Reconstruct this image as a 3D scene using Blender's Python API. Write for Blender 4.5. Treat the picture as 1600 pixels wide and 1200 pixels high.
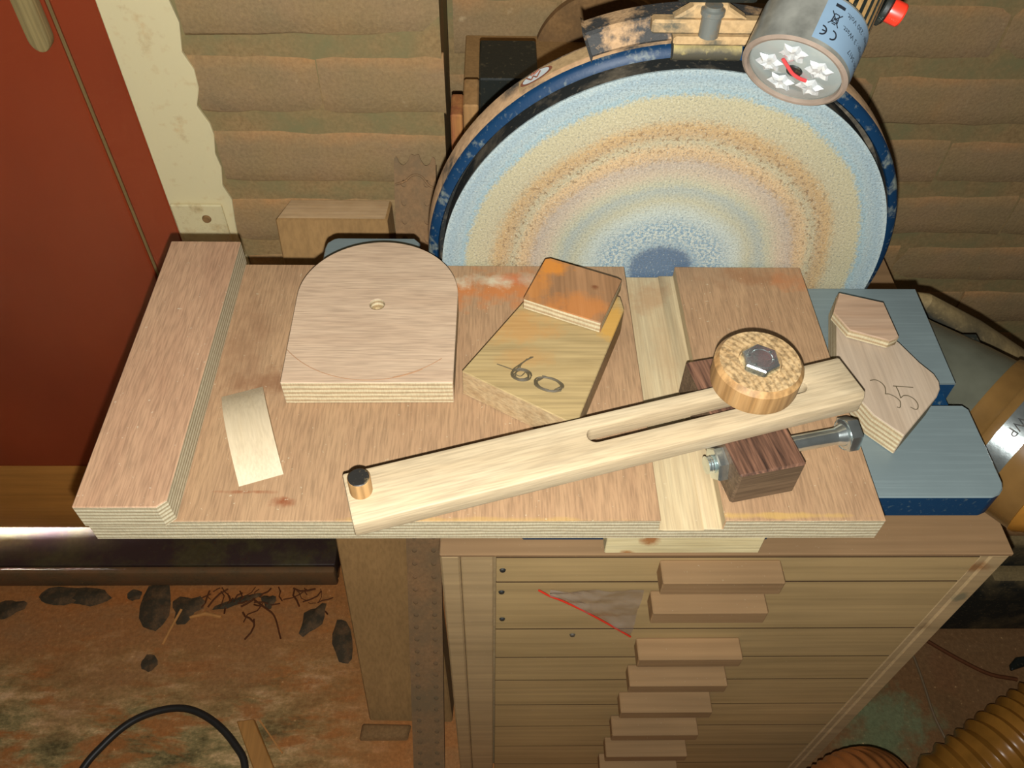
import bpy, bmesh, math, random
from mathutils import Vector, Matrix
R0 = random.Random(7)
for o in list(bpy.data.objects): bpy.data.objects.remove(o)
scn = bpy.context.scene
COL = scn.collection
FLOOR = 1170.0                       # all builders work in millimetres; z = 0 is the camera height, the floor is at -1170

def V(x, y, z): return Vector((x*.001, y*.001, (z+FLOOR)*.001))

# ------------------------------------------------------------------ camera, light, exposure
cam = bpy.data.cameras.new('camera'); cam.sensor_fit = 'HORIZONTAL'; cam.sensor_width = 36; cam.lens = 36*1320/1600
cam.clip_start = .01; cam.clip_end = 50
co = bpy.data.objects.new('camera', cam); COL.objects.link(co)
down = Vector((-32, 1112, 1320)).normalized(); yv = Vector((-25, -1576, 1320)).normalized()
zc = -down; yc = (yv - zc*yv.dot(zc)).normalized(); xc = yc.cross(zc)     # world axes seen in the camera
RX = Vector((xc.x, yc.x, zc.x)); RY = Vector((xc.y, yc.y, zc.y)); RZ = Vector((xc.z, yc.z, zc.z))   # camera right, down, forward in the world
M = Matrix((( RX.x, -RY.x, -RZ.x, 0), (RX.y, -RY.y, -RZ.y, 0), (RX.z, -RY.z, -RZ.z, FLOOR*.001), (0, 0, 0, 1)))
co.matrix_world = M
scn.camera = co
def light(name, kind, loc, energy, color, **k):
    l = bpy.data.lights.new(name, kind); l.energy = energy; l.color = color
    for a, b in k.items(): setattr(l, a, b)
    o = bpy.data.objects.new(name, l); o.location = loc; COL.objects.link(o); return o
light('phone_flash', 'POINT', Vector((0, 0, FLOOR*.001)) + RY*.0135 + RZ*.004, 22, (1, 1, .98), shadow_soft_size=.0022)
day = light('daylight_outside', 'AREA', V(-880, 960, -1100), 900, (.62, .76, 1), shape='RECTANGLE', size=.42, size_y=.07, spread=math.radians(70))
day.rotation_euler = (math.radians(-90), 0, 0)          # outside, shining towards the gap under the door
w = bpy.data.worlds.new('room_ambient'); scn.world = w; w.use_nodes = True
w.node_tree.nodes['Background'].inputs[0].default_value = (1, .84, .66, 1)
w.node_tree.nodes['Background'].inputs[1].default_value = .045
scn.view_settings.view_transform = 'Standard'; scn.view_settings.look = 'None'
scn.view_settings.exposure = 0; scn.view_settings.gamma = 1; scn.view_settings.use_curve_mapping = False

# ------------------------------------------------------------------ materials
def lin(c): c /= 255.; return c/12.92 if c <= .04045 else ((c+.055)/1.055)**2.4
def C(r, g, b, k=1.): return tuple(min(.86, lin(v)*k) for v in (r, g, b)) + (1,)
# colour correction of whole materials, measured against patches of the photograph
ADJ = {'cream_paint_worn': (1.16, 1.22, 1.3), 'cream_painted_metal': (1.16, 1.22, 1.3), 'dusty_brick': (1.24, 1.36, 1.33), 'greenish_mortar': (1.2, 1.32, 1.26),
       'okoume_veneer_on_the_jig': (1.02, 1.12, 1.1), 'okoume_veneer_on_the_batten': (1.09, 1.15, 1.2), 'pale_veneer': (1.25, 1.37, 1.44), 'dusty_handle_block': (1.36, 1.42, 1.48),
       'dusty_drawer_front': (1.36, 1.45, 1.62), 'dusty_cabinet_wood': (1.28, 1.4, 1.6), 'beech': (.97, 1.1, 1.28), 'planed_steel': (1.1, 1.23, 1.2), 'blue_cast_iron_paint': (1.1, 1.2, 1.05),
       'yellowish_softwood': (1, 1.05, 1.05), 'brownish_veneer_offcut': (1.32, 1.58, 1.66), 'greyish_pink_veneer': (1.22, 1.29, 1.26), 'orange_brown_stained_wood': (1.22, 1.28, 1.05),
       'white_sapwood': (.88, .86, .88), 'pine_cleat': (1.22, 1.27, 1.38), 'earthy_floor': (1.22, 1.28, 1.3), 'sanding_paper': (1.04, 1.0, .93), 'routed_groove_wood': (1, 1.07, 1.08),
       'orange_dusted_veneer': (1.1, 1.25, 1.4), 'wedge_end_grain': (1.25, 1.3, 1.32), 'zinc_plated_steel': (1.15, 1.2, 1.2), 'dusty_post': (.9, .88, .75), 'dry_dark_leaf': (1.1, 1.05, 1.)}
class NT:
    def __init__(s, name):
        s.m = bpy.data.materials.new(name); s.m.use_nodes = True; s.t = s.m.node_tree; s.n = s.t.nodes
        s.p = s.n['Principled BSDF']
    def N(s, kind, **k):
        n = s.n.new(kind)
        for a, b in k.items(): setattr(n, a, b)
        return n
    def L(s, a, b): s.t.links.new(a, b)
    def put(s, sock, v):
        if hasattr(v, 'is_linked'): s.L(v, sock)
        else: sock.default_value = v
    def coord(s, scale=(1, 1, 1), rot=(0, 0, 0), loc=(0, 0, 0)):
        t = s.N('ShaderNodeTexCoord'); m = s.N('ShaderNodeMapping')
        m.inputs['Scale'].default_value = scale; m.inputs['Rotation'].default_value = rot; m.inputs['Location'].default_value = loc
        s.L(t.outputs['Object'], m.inputs[0]); return m.outputs[0]
    def noise(s, vec, scale, detail=3, rough=.55, dist=0):
        n = s.N('ShaderNodeTexNoise'); s.L(vec, n.inputs['Vector']); n.inputs['Scale'].default_value = scale
        n.inputs['Detail'].default_value = detail; n.inputs['Roughness'].default_value = rough; n.inputs['Distortion'].default_value = dist
        return n.outputs['Fac']
    def ramp(s, fac, stops, mode='LINEAR'):
        r = s.N('ShaderNodeValToRGB'); s.L(fac, r.inputs[0]); e = r.color_ramp; e.interpolation = mode
        while len(e.elements) < len(stops): e.elements.new(.5)
        for q, (p, c) in zip(e.elements, stops): q.position = p
        for q, (p, c) in zip(e.elements, stops): q.color = c if len(c) == 4 else tuple(c)+(1,)
        return r.outputs[0]
    def mix(s, f, a, b, blend='MIX'):
        n = s.N('ShaderNodeMix', data_type='RGBA', blend_type=blend)
        s.put(n.inputs[0], f); s.put(n.inputs[6], a); s.put(n.inputs[7], b); return n.outputs[2]
    def math(s, op, a, b=0, c=0, clamp=False):
        n = s.N('ShaderNodeMath', operation=op, use_clamp=clamp); s.put(n.inputs[0], a); s.put(n.inputs[1], b); s.put(n.inputs[2], c); return n.outputs[0]
    def step(s, f, lo, hi):
        n = s.N('ShaderNodeMapRange'); s.L(f, n.inputs[0]); n.inputs[1].default_value = lo; n.inputs[2].default_value = hi
        return n.outputs[0]
    def bump(s, h, strength=.3, dist=.001):
        b = s.N('ShaderNodeBump'); b.inputs['Strength'].default_value = strength; b.inputs['Distance'].default_value = dist
        s.L(h, b.inputs['Height']); s.L(b.outputs[0], s.p.inputs['Normal'])
    def spots(s, col, spots, nscale=60):
        """stains, powder and wear with a place and an outline of their own (local millimetres)"""
        for (c, r, colr, st) in spots:
            v = s.coord(); sub = s.N('ShaderNodeVectorMath', operation='SUBTRACT'); s.L(v, sub.inputs[0]); sub.inputs[1].default_value = [q*.001 for q in c]
            dv = s.N('ShaderNodeVectorMath', operation='DIVIDE'); s.L(sub.outputs[0], dv.inputs[0]); dv.inputs[1].default_value = [q*.001 for q in r]
            ln = s.N('ShaderNodeVectorMath', operation='LENGTH'); s.L(dv.outputs[0], ln.inputs[0])
            nz = s.noise(s.coord(loc=(c[0]*.01, 0, 0)), nscale, 5, .65)
            d = s.math('ADD', ln.outputs['Value'], s.math('MULTIPLY_ADD', nz, 2.4, -1.2))
            f = s.math('MULTIPLY', s.step(d, 1.05, .45), st)
            col = s.mix(f, col, colr)
        return col
    def out(s, col, rough=.6, metal=0, spec=.35):
        if s.m.name in ADJ: col = s.mix(1., col, ADJ[s.m.name] + (1,), 'MULTIPLY')
        s.put(s.p.inputs['Base Color'], col); s.put(s.p.inputs['Roughness'], rough); s.p.inputs['Metallic'].default_value = metal
        s.p.inputs['Specular IOR Level'].default_value = spec; return s.m

def wood(name, ca, cb, axis='x', across=60, along=4, fine=700, streak=.16, rough=.62, spots=None, bump=.25, flecks=0, rings=False, spec=.3, nscale=60, ff=.035):
    t = NT(name); i = 'xyz'.index(axis)
    sc = [across]*3; sc[i] = along; sf = [fine]*3; sf[i] = fine*ff
    g = t.noise(t.coord(sc), 1, 4, .6, .35)
    col = t.ramp(g, [(.3, ca), (.7, cb)])
    f = t.noise(t.coord(sf), 1, 2, .5)
    col = t.mix(1., col, t.ramp(f, [(.3, (1-streak,)*3), (.62, (1+streak*.3,)*3)]), 'MULTIPLY')
    if rings:
        n = t.N('ShaderNodeTexWave', wave_type='RINGS', rings_direction='Z'); t.L(t.coord((1, 1, 1), loc=rings), n.inputs[0])
        n.inputs['Scale'].default_value = 95; n.inputs['Distortion'].default_value = .8; n.inputs['Detail'].default_value = 2; n.inputs['Detail Scale'].default_value = 2
        col = t.mix(.55, col, t.mix(1, col, t.ramp(n.outputs['Fac'], [(0, (.62, .55, .45)), (.5, (1, 1, 1))]), 'MULTIPLY'))
    b = t.noise(t.coord(), 7, 3); col = t.mix(1, col, t.ramp(b, [(.3, (.88, .87, .86)), (.7, (1.06, 1.05, 1.04))]), 'MULTIPLY')
    if spots: col = t.spots(col, spots, nscale)
    if flecks:
        w_ = t.noise(t.coord(), 420, 2, .6); col = t.mix(t.math('MULTIPLY', t.step(w_, .70, .76), flecks), col, C(235, 215, 180, .62))
    t.bump(f, bump, .0004)
    return t.out(col, rough, 0, spec)

def ply_edge(name, cl, cd, pitch=2.9, axis='x'):
    t = NT(name); v = t.coord(); x = t.N('ShaderNodeSeparateXYZ'); t.L(v, x.inputs[0])
    wob = t.noise(t.coord((30, 30, 90)), 1, 2)
    z = t.math('ADD', x.outputs[2], t.math('MULTIPLY_ADD', wob, .0016, -.0008))
    fr = t.math('FRACT', t.math('DIVIDE', z, pitch*.001))
    col = t.ramp(fr, [(0, cl), (.36, cl), (.46, cd), (.8, cd), (.92, cl)])
    sf = [70, 70, 1500]
    g = t.noise(t.coord(sf), 1, 3, .7); g2 = t.noise(t.coord((1400, 1400, 300)), 1, 2)
    col = t.mix(1, col, t.ramp(g, [(.3, (.78, .76, .72)), (.7, (1.12, 1.1, 1.08))]), 'MULTIPLY')
    col = t.mix(1, col, t.ramp(g2, [(.3, (.86, .85, .84)), (.65, (1.06, 1.06, 1.05))]), 'MULTIPLY')
    t.bump(t.math('ADD', fr, g2), .25, .0005)
    return t.out(col, .75, 0, .25)

def dusty(name, base, dust, lo=.42, hi=.62, scale=25, rough=.55, metal=0, fine=300, up=0., detail=5, bump=.3, spec=.35, third=None):
    """paint or metal under patchy dust; up > 0 lets the dust settle on faces that look upwards"""
    t = NT(name); f = t.noise(t.coord(), scale, detail, .62)
    if up:
        g = t.N('ShaderNodeNewGeometry'); x = t.N('ShaderNodeSeparateXYZ'); t.L(g.outputs['Normal'], x.inputs[0])
        f = t.math('ADD', f, t.math('MULTIPLY', x.outputs[2], up))
    k = t.step(f, lo, hi); s2 = t.noise(t.coord(), fine, 2, .6)
    col = t.mix(k, base, t.mix(1, dust, t.ramp(s2, [(.3, (.8, .79, .78)), (.7, (1.12, 1.12, 1.12))]), 'MULTIPLY'))
    if third: col = t.mix(t.step(t.noise(t.coord(loc=(3, 1, 2)), scale*.6, 4), .56, .68), col, third)
    col = t.mix(t.math('MULTIPLY', t.step(s2, .6, .75), .5), col, dust)
    t.bump(s2, bump, .0005)
    return t.out(col, rough, metal, spec)

def plain(name, col, rough=.5, metal=0, spec=.5, noise=.12, scale=120, coat=0):
    t = NT(name); g = t.noise(t.coord(), scale, 4)
    c = t.mix(1, col, t.ramp(g, [(.3, (1-noise,)*3), (.7, (1+noise,)*3)]), 'MULTIPLY')
    if coat: t.p.inputs['Coat Weight'].default_value = coat
    return t.out(c, rough, metal, spec)

K = .62                                   # light on the jig: albedo = picture colour times this
mat = {}
mat['veneer'] = wood('okoume_veneer_on_the_jig', C(177, 134, 100, K), C(190, 147, 110, K), 'y', 60, 12, 1100, .24, flecks=.4, ff=.075, spots=[
    ((5, 396, 0), (58, 20, 40), C(206, 120, 62, K), .85), ((-5, 402, 0), (30, 9, 30), C(226, 205, 175, K), .9), ((12, 405, 0), (14, 7, 30), C(214, 110, 60, K), .9),
    ((35, 404, 0), (26, 8, 30), C(222, 206, 180, K), .5),
    ((-133, 318, 0), (26, 13, 40), C(140, 92, 62, K), .7), ((-148, 345, 0), (14, 60, 40), C(150, 105, 75, K), .45), ((-110, 236, 0), (9, 4, 40), C(140, 70, 36, K), .95), ((-128, 242, 0), (19, 1.6, 40), C(148, 80, 46, K), .8),
    ((165, 408, 0), (32, 12, 40), C(158, 100, 62, K), .6), ((196, 405, 0), (24, 12, 40), C(204, 122, 72, K), .6), ((0, 225, 0), (90, 2, 40), C(205, 160, 84, K), .4), ((150, 227.5, 0), (55, 2, 40), C(212, 165, 84, K), .5), ((100, 412, 0), (240, 20, 40), C(158, 122, 92, K), .35)])
mat['veneer_strip'] = wood('okoume_veneer_on_the_batten', C(180, 136, 102, K), C(194, 151, 114, K), 'y', 60, 12, 1100, .24, flecks=.45, ff=.075)
mat['ply'] = ply_edge('plywood_edge', C(222, 212, 180, .68), C(182, 166, 132, .66))
mat['ply_light'] = ply_edge('pale_plywood_edge', C(230, 216, 178, .66), C(198, 172, 134, .66), 3.4)
mat['groove'] = wood('routed_groove_wood', C(206, 176, 134, K), C(220, 194, 152, K), 'y', 200, 14, 900, .16, flecks=.3, spots=[((100, 400, -9), (20, 18, 30), C(186, 140, 98, K), .6), ((106, 330, -9), (10, 50, 30), C(196, 160, 118, K), .5)])
mat['tomb'] = wood('pale_veneer', C(190, 155, 124, K), C(203, 169, 137, K), 'x', 130, 12, 1000, .22, ff=.06)
mat['wedge'] = wood('yellowish_softwood', C(182, 152, 102, K), C(198, 168, 116, K), 'x', 130, 22, 520, .22, spots=[
    ((12, 343, 20), (30, 16, 40), C(206, 142, 74, K), .5), ((20, 318, 20), (18, 10, 40), C(200, 140, 76, K), .35), ((70, 345, 20), (10, 22, 40), C(214, 158, 70, K), .8)])
mat['wedge_end'] = wood('wedge_end_grain', C(180, 146, 104, K), C(208, 178, 134, K), 'x', 260, 30, 700, .2)
mat['chip60'] = wood('orange_dusted_veneer', C(150, 104, 66, K), C(178, 126, 82, K), 'y', 70, 6, 480, .22, nscale=75, spots=[
    ((32, 388, 0), (18, 14, 40), C(214, 128, 44, K), .9), ((50, 350, 0), (30, 14, 40), C(206, 120, 50, K), .6), ((24, 368, 0), (10, 16, 40), C(210, 126, 50, K), .55), ((60, 368, 0), (3.5, 3, 40), C(120, 66, 34, K), .9)])
mat['t35'] = wood('greyish_pink_veneer', C(182, 157, 134, K), C(192, 168, 146, K), 'y', 60, 20, 500, .14)
mat['chip35'] = wood('brownish_veneer_offcut', C(168, 126, 98, K), C(190, 150, 122, K), 'x', 60, 8, 460, .18)
mat['segment'] = wood('white_sapwood', C(230, 210, 168, K), C(238, 220, 180, K), 'x', 90, 20, 900, .1, rough=.5)
mat['beech'] = wood('beech', C(208, 174, 128, K), C(218, 187, 142, K), 'x', 90, 12, 900, .2, ff=.06, rough=.5, spots=[((263, 3, 8), (10, 5, 6), C(120, 84, 44, K), .9)])
mat['oak'] = wood('oak_face', C(206, 170, 120, K), C(224, 192, 142, K), 'z', 60, 40, 520, .5, rough=.45, rings=(.05, .012, 0))
mat['oak_side'] = wood('oak_side', C(184, 138, 84, K), C(212, 170, 114, K), 'z', 130, 8, 420, .35, rough=.48)
mat['wenge'] = wood('wenge', C(44, 30, 24, K), C(156, 112, 86, K), 'y', 300, 22, 800, .3, rough=.55)
mat['wenge_side'] = wood('wenge_side', C(100, 80, 60, K), C(140, 114, 86, K), 'x', 300, 10, 800, .3, rough=.6)
mat['cleat'] = wood('pine_cleat', C(186, 166, 118, .72), C(204, 186, 138, .72), 'x', 130, 18, 600, .2, spots=[((85, 226, -396), (6, 20, 9), C(140, 84, 36, .7), .9), ((74, 226, -412), (6, 20, 4), C(150, 92, 40, .7), .9), ((105, 226, -394), (50, 20, 2), C(170, 120, 60, .7), .7)])
def metal(name, col, rough, metallic=.95, bump=.12, bs=240, var=.2):
    t = NT(name); g = t.noise(t.coord(), 80, 4); b = t.noise(t.coord(), bs, 3)
    t.bump(b, bump, .0008); c = t.mix(1, col, t.ramp(g, [(.3, (1-var,)*3), (.7, (1+var,)*3)]), 'MULTIPLY')
    return t.out(c, rough, metallic, .5)
mat['zinc'] = metal('zinc_plated_steel', C(206, 212, 210, 1), .2)
mat['zinc_dark'] = plain('worn_zinc', C(140, 146, 140, .6), .3, .5, .5, .2, 200)
mat['bolt_dusty'] = dusty('dusty_steel_bolt', C(150, 154, 146, .6), C(180, 152, 112, .7), .5, .7, 60, .35, .4)
mat['graphite'] = plain('pencil_graphite', C(96, 84, 60, .62), .5, 0, .4, .1)
mat['line'] = plain('scribed_line', C(182, 138, 100, .62), .7, 0, .2, .1)
mat['blackend'] = dusty('black_stained_end_grain', C(34, 32, 28, .7), C(150, 130, 90, .6), .58, .72, 130, .5)
mat['hole'] = wood('drilled_wood', C(200, 172, 124, K), C(224, 198, 150, K), 'z', 300, 60, 900, .2)

# abrasive disc: colour bands laid down by years of sanding, at fixed radii on the paper
t = NT('sanding_paper'); v = t.coord(); x = t.N('ShaderNodeSeparateXYZ'); t.L(v, x.inputs[0])
rr = t.math('SQRT', t.math('ADD', t.math('MULTIPLY', x.outputs[0], x.outputs[0]), t.math('MULTIPLY', x.outputs[2], x.outputs[2])))
wob = t.noise(v, 14, 4, .6); rn = t.math('ADD', t.math('DIVIDE', rr, .1445), t.math('MULTIPLY_ADD', wob, .07, -.035))
kd = .72
rn2 = t.math('ADD', rn, t.math('MULTIPLY_ADD', t.noise(v, 420, 3, .7), .09, -.045))
hub = C(62, 102, 142, kd); bl = C(130, 162, 184, kd); wh = C(186, 200, 196, kd); gk = C(186, 186, 162, kd); pk = C(196, 180, 158, kd); og = C(196, 168, 132, kd); br = C(184, 156, 116, kd); kh = C(184, 176, 146, kd); be = C(158, 180, 188, kd)
col = t.ramp(rn2, [(0, hub), (.135, hub), (.155, bl), (.26, C(120, 158, 184, kd)), (.33, wh), (.40, gk), (.455, C(164, 176, 172, kd)), (.49, gk), (.54, pk), (.585, C(184, 170, 156, kd)), (.615, og), (.645, C(206, 176, 134, kd)), (.68, kh), (.715, br), (.75, C(192, 160, 112, kd)), (.79, kh), (.885, C(186, 180, 148, kd)), (.91, C(142, 176, 192, kd)), (.93, be), (.97, C(144, 172, 188, kd)), (1, C(168, 190, 198, kd))])
spk = t.noise(v, 800, 2, .7); sp2 = t.noise(v, 480, 3, .75)
zone = t.math('MULTIPLY', t.step(rn, .12, .2), t.step(rn, .40, .26))
col = t.mix(t.math('MULTIPLY', zone, t.step(sp2, .46, .54)), col, C(196, 208, 204, kd))
col = t.mix(t.math('MULTIPLY', t.step(spk, .40, .30), .55), col, C(70, 116, 150, kd))
bz = t.math('MULTIPLY', t.step(rn, .52, .68), t.step(rn, .82, .72))
col = t.mix(t.math('MULTIPLY', bz, t.math('MULTIPLY', t.step(t.noise(v, 330, 3, .75), .55, .60), .75)), col, C(112, 76, 36, kd))
col = t.mix(1, col, t.ramp(spk, [(.3, (.7, .7, .7)), (.66, (1.2, 1.2, 1.2))]), 'MULTIPLY')
arc = t.noise(t.coord((9, 9, 9)), 1, 2); col = t.mix(1, col, t.ramp(arc, [(.35, (.9, .92, .94)), (.65, (1.05, 1.04, 1.02))]), 'MULTIPLY')
col = t.mix(.17, col, C(178, 172, 152, kd)); col = t.mix(t.math('MULTIPLY', t.step(t.noise(v, 620, 2, .8), .60, .68), .45), col, C(214, 218, 206, kd))
t.bump(spk, .5, .0006); mat['paper'] = t.out(col, .55, 0, .4)

mat['blue_rim'] = dusty('blue_paint_dusty', C(20, 58, 92, .62), C(150, 160, 150, .5), .55, .66, 70, .45, 0, 300, 0, 5, .15, .2)
mat['blue'] = dusty('blue_cast_iron_paint', C(18, 54, 90, .7), C(120, 130, 130, .6), .72, .8, 120, .45, 0, 300, 0, 5, .1, .25)
mat['rim_dust'] = dusty('wood_dust_over_black_paint', C(70, 66, 58, .8), C(188, 152, 112, .8), .33, .46, 26, .8)
mat['lid'] = dusty('textured_black_casting_dusty', C(62, 62, 60, .7), C(190, 154, 112, .75), .47, .56, 38, .7, 0, 420, 0, 6, .8, .35, None)
mat['bracket'] = dusty('dusty_metal_bracket', C(96, 92, 76, .8), C(190, 158, 112, .8), .34, .5, 50, .7, 0, 300, .12)
mat['roller'] = dusty('olive_dusty_roller', C(76, 72, 58, .8), C(176, 158, 100, .8), .5, .8, 40, .6, 0, 300, .3)
mat['dark'] = dusty('dark_plate_side', C(40, 42, 40, .8), C(130, 118, 98, .8), .50, .75, 30, .6, 0, 300, 0)
mat['black'] = dusty('black_plastic_dusty', C(34, 38, 34, .8), C(120, 108, 80, .7), .6, .8, 45, .45)
t = NT('planed_steel'); g = t.noise(t.coord((14, 620, 60)), 1, 4, .6); b_ = t.noise(t.coord(), 14, 4)
col = t.mix(1, C(134, 142, 144, .58), t.ramp(b_, [(.3, (.84, .84, .84)), (.7, (1.06, 1.06, 1.05))]), 'MULTIPLY')
col = t.mix(t.math('MULTIPLY', t.step(g, .5, .75), .14), col, C(176, 184, 184, .7)); t.bump(g, .12, .0003)
mat['steel'] = t.out(col, .45, .15, .5)
mat['paint_white'] = plain('badge_white', C(214, 222, 220, .8), .4); mat['badge_red'] = plain('badge_brown_red', C(140, 84, 62, .8), .5)
mat['lens'] = plain('clear_lens_plate', C(170, 178, 172, .6), .12, 0, .7, .06, 60, .6)
mat['facet'] = plain('bright_reflector', C(232, 236, 234, .75), .1, .35, .8, .1, 400)
mat['chrome'] = metal('chrome_bezel', C(176, 176, 164, .8), .3, .6, .1, 60, .35)
mat['lampring'] = plain('dusty_lamp_ring', C(166, 146, 128, .56), .5)
mat['fin'] = dusty('finned_body_dusty', C(40, 38, 30, .8), C(176, 138, 84, .8), .22, .42, 60, .7)
mat['sticker'] = plain('pale_blue_sticker', C(134, 160, 180, .62), .35, 0, .5, .04)
mat['ink'] = plain('black_print', C(26, 30, 36), .5, 0, .4, .02)
mat['red'] = plain('red_button_plastic', C(236, 58, 36, .8), .35, 0, .5, .06)
mat['redwire'] = plain('red_wire', C(216, 70, 70, .7), .4, 0, .5, .05)

kw = 1.2
t = NT('dusty_brick'); v = t.coord(); oi = t.N('ShaderNodeObjectInfo')
n1 = t.noise(t.coord((5, 5, 9)), 1, 5, .6, .4); vv = t.N('ShaderNodeVectorMath', operation='ADD'); t.L(v, vv.inputs[0])
cmb = t.N('ShaderNodeCombineXYZ'); t.L(t.math('MULTIPLY', oi.outputs['Random'], 9), cmb.inputs[0]); t.L(cmb.outputs[0], vv.inputs[1])
n2 = t.noise(vv.outputs[0], 9, 5, .65); n3 = t.noise(vv.outputs[0], 300, 3, .6); n4 = t.noise(vv.outputs[0], 34, 4, .6)
col = t.ramp(n2, [(.28, C(118, 98, 74, kw)), (.45, C(134, 106, 78, kw)), (.6, C(138, 108, 76, kw)), (.75, C(146, 108, 72, kw))])
sx = t.N('ShaderNodeSeparateXYZ'); t.L(v, sx.inputs[0])
edge = t.step(t.math('ADD', sx.outputs[2], t.math('MULTIPLY_ADD', n4, .03, -.015)), .014, .027)
col = t.mix(t.math('MULTIPLY', edge, .5), col, C(160, 110, 68, kw))
col = t.mix(t.math('MULTIPLY', t.step(n4, .66, .74), .45), col, C(186, 158, 126, kw))
col = t.mix(t.math('MULTIPLY', t.step(t.noise(vv.outputs[0], 12, 4), .38, .6), .55), col, C(124, 103, 73, kw))
col = t.mix(1, col, t.ramp(n3, [(.3, (.86, .86, .86)), (.7, (1.1, 1.1, 1.1))]), 'MULTIPLY')
t.bump(t.math('ADD', n4, t.math('MULTIPLY', n3, .4)), .5, .003); mat['brick'] = t.out(col, .9, 0, .15)
mat['mortar'] = dusty('greenish_mortar', C(114, 102, 72, kw), C(134, 106, 74, kw), .36, .6, 16, .95, 0, 260, 0, 5, .5, .1)
mat['cream'] = dusty('cream_paint_worn', C(204, 187, 142, 1.1), C(192, 164, 116, 1.1), .62, .72, 22, .6, 0, 90, 0, 5, .3, .3, None)
mat['plate'] = dusty('cream_painted_metal', C(200, 183, 138, 1.1), C(184, 158, 110, 1.05), .55, .7, 40, .5)
t = NT('red_brown_door_paint'); n1 = t.noise(t.coord((6, 6, 3)), 1, 4); n2 = t.noise(t.coord((3, 3, 40), rot=(0, .5, 0)), 3, 5, .7)
col = t.ramp(n1, [(.3, C(114, 45, 23, 1.45)), (.7, C(128, 53, 26, 1.45))])
col = t.mix(t.math('MULTIPLY', t.step(n2, .70, .76), .22), col, C(160, 100, 60, .8)); t.bump(n1, .1, .002); mat['door'] = t.out(col, .42, 0, .4)
mat['doorgap'] = wood('worn_bare_wood', C(116, 96, 58, 1), C(146, 124, 80, 1), 'z', 90, 8, 300, .2)
mat['latch'] = wood('weathered_pale_wood', C(150, 132, 86, .95), C(176, 158, 108, .95), 'z', 120, 7, 400, .25)
mat['weather'] = wood('orange_brown_stained_wood', C(110, 70, 30, 2.2), C(120, 78, 36, 2.2), 'x', 40, 3, 200, .14)
mat['sill'] = dusty('wet_dark_stone', C(52, 38, 34, 1.5), C(66, 58, 36, 1.5), .45, .62, 14, .3, 0, 120, 0, 5, .4, .5)
mat['sill_edge'] = dusty('brown_wood_edge', C(92, 66, 40, 1.9), C(82, 65, 42, 1.9), .42, .6, 22, .8)
kf = 2.35
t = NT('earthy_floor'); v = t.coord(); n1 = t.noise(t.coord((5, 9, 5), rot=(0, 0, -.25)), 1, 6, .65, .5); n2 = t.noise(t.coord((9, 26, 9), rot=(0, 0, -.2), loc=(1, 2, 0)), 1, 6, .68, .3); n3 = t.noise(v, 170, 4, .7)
col = t.ramp(n1, [(.3, C(96, 62, 32, kf)), (.45, C(112, 70, 36, kf)), (.62, C(106, 72, 42, kf)), (.8, C(100, 76, 50, kf))])
sx = t.N('ShaderNodeSeparateXYZ'); t.L(v, sx.inputs[0])
wear = t.step(t.math('ADD', sx.outputs[1], t.math('MULTIPLY_ADD', n1, .5, -.25)), .54, .36)
lf = t.step(sx.outputs[0], -.12, -.32)
patch = t.math('MULTIPLY', t.math('MULTIPLY', wear, lf), t.step(n2, .40, .50))
col = t.mix(t.math('MULTIPLY', patch, .95), col, t.ramp(t.noise(t.coord((14, 34, 14), rot=(0, 0, -.15)), 1, 6, .75), [(.36, C(56, 50, 30, kf)), (.47, C(92, 80, 50, kf)), (.55, C(120, 98, 64, kf)), (.66, C(156, 126, 92, kf))]))
col = t.mix(t.math('MULTIPLY', t.step(n2, .34, .26), .6), col, C(60, 46, 26, kf))
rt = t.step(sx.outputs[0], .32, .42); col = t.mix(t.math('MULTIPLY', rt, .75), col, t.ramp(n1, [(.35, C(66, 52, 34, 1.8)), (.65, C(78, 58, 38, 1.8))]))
col = t.spots(col, [((545, 395, -1170), (62, 46, 60), C(84, 88, 62, 1.7), .9), ((520, 355, -1170), (60, 30, 60), C(80, 84, 58, 1.7), .8), ((640, 460, -1170), (26, 40, 60), C(96, 56, 34, 1.6), .25), ((-480, 575, -1170), (200, 24, 60), C(120, 66, 26, kf), .5)], 26)
col = t.mix(t.math('MULTIPLY', t.step(n3, .66, .74), .6), col, C(168, 132, 90, kf*.8))
col = t.mix(1, col, t.ramp(n3, [(.3, (.78, .77, .76)), (.7, (1.15, 1.15, 1.14))]), 'MULTIPLY')
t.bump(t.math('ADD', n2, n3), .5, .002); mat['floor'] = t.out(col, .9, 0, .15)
kc = 1.8
def cabwood(name, a, b, spots=None): return wood(name, a, b, 'x', 34, 3, 160, .14, .85, spots, .3, .25, False, .12, 40)
mat['cab'] = cabwood('dusty_cabinet_wood', C(118, 96, 64, kc), C(130, 106, 72, kc), [((375, 309, -590), (14, 30, 10), C(104, 70, 38, 1.6), .9), ((350, 309, -612), (12, 30, 8), C(110, 70, 34, 1.6), .9), ((386, 309, -640), (5, 30, 9), C(92, 82, 58, 1.6), .9), ((378, 309, -700), (8, 30, 12), C(98, 74, 46, 1.6), .8)])
mat['cabtop'] = cabwood('dust_covered_cabinet_top', C(144, 114, 80, .98), C(154, 123, 88, .98))
mat['drawer'] = cabwood('dusty_drawer_front', C(116, 95, 60, kc), C(124, 102, 66, kc))
mat['drawer_edge'] = plain('dark_drawer_edge', C(62, 46, 30, 1.1), .9, 0, .1)  # darker tone on upper and lower drawer edges, marks the lines between fronts
mat['handle'] = cabwood('dusty_handle_block', C(138, 108, 74, .84), C(148, 116, 80, .84))
mat['post'] = wood('dusty_post', C(140, 110, 74, 1.4), C(150, 118, 80, 1.4), 'z', 60, 2, 300, .14, .85)
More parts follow.
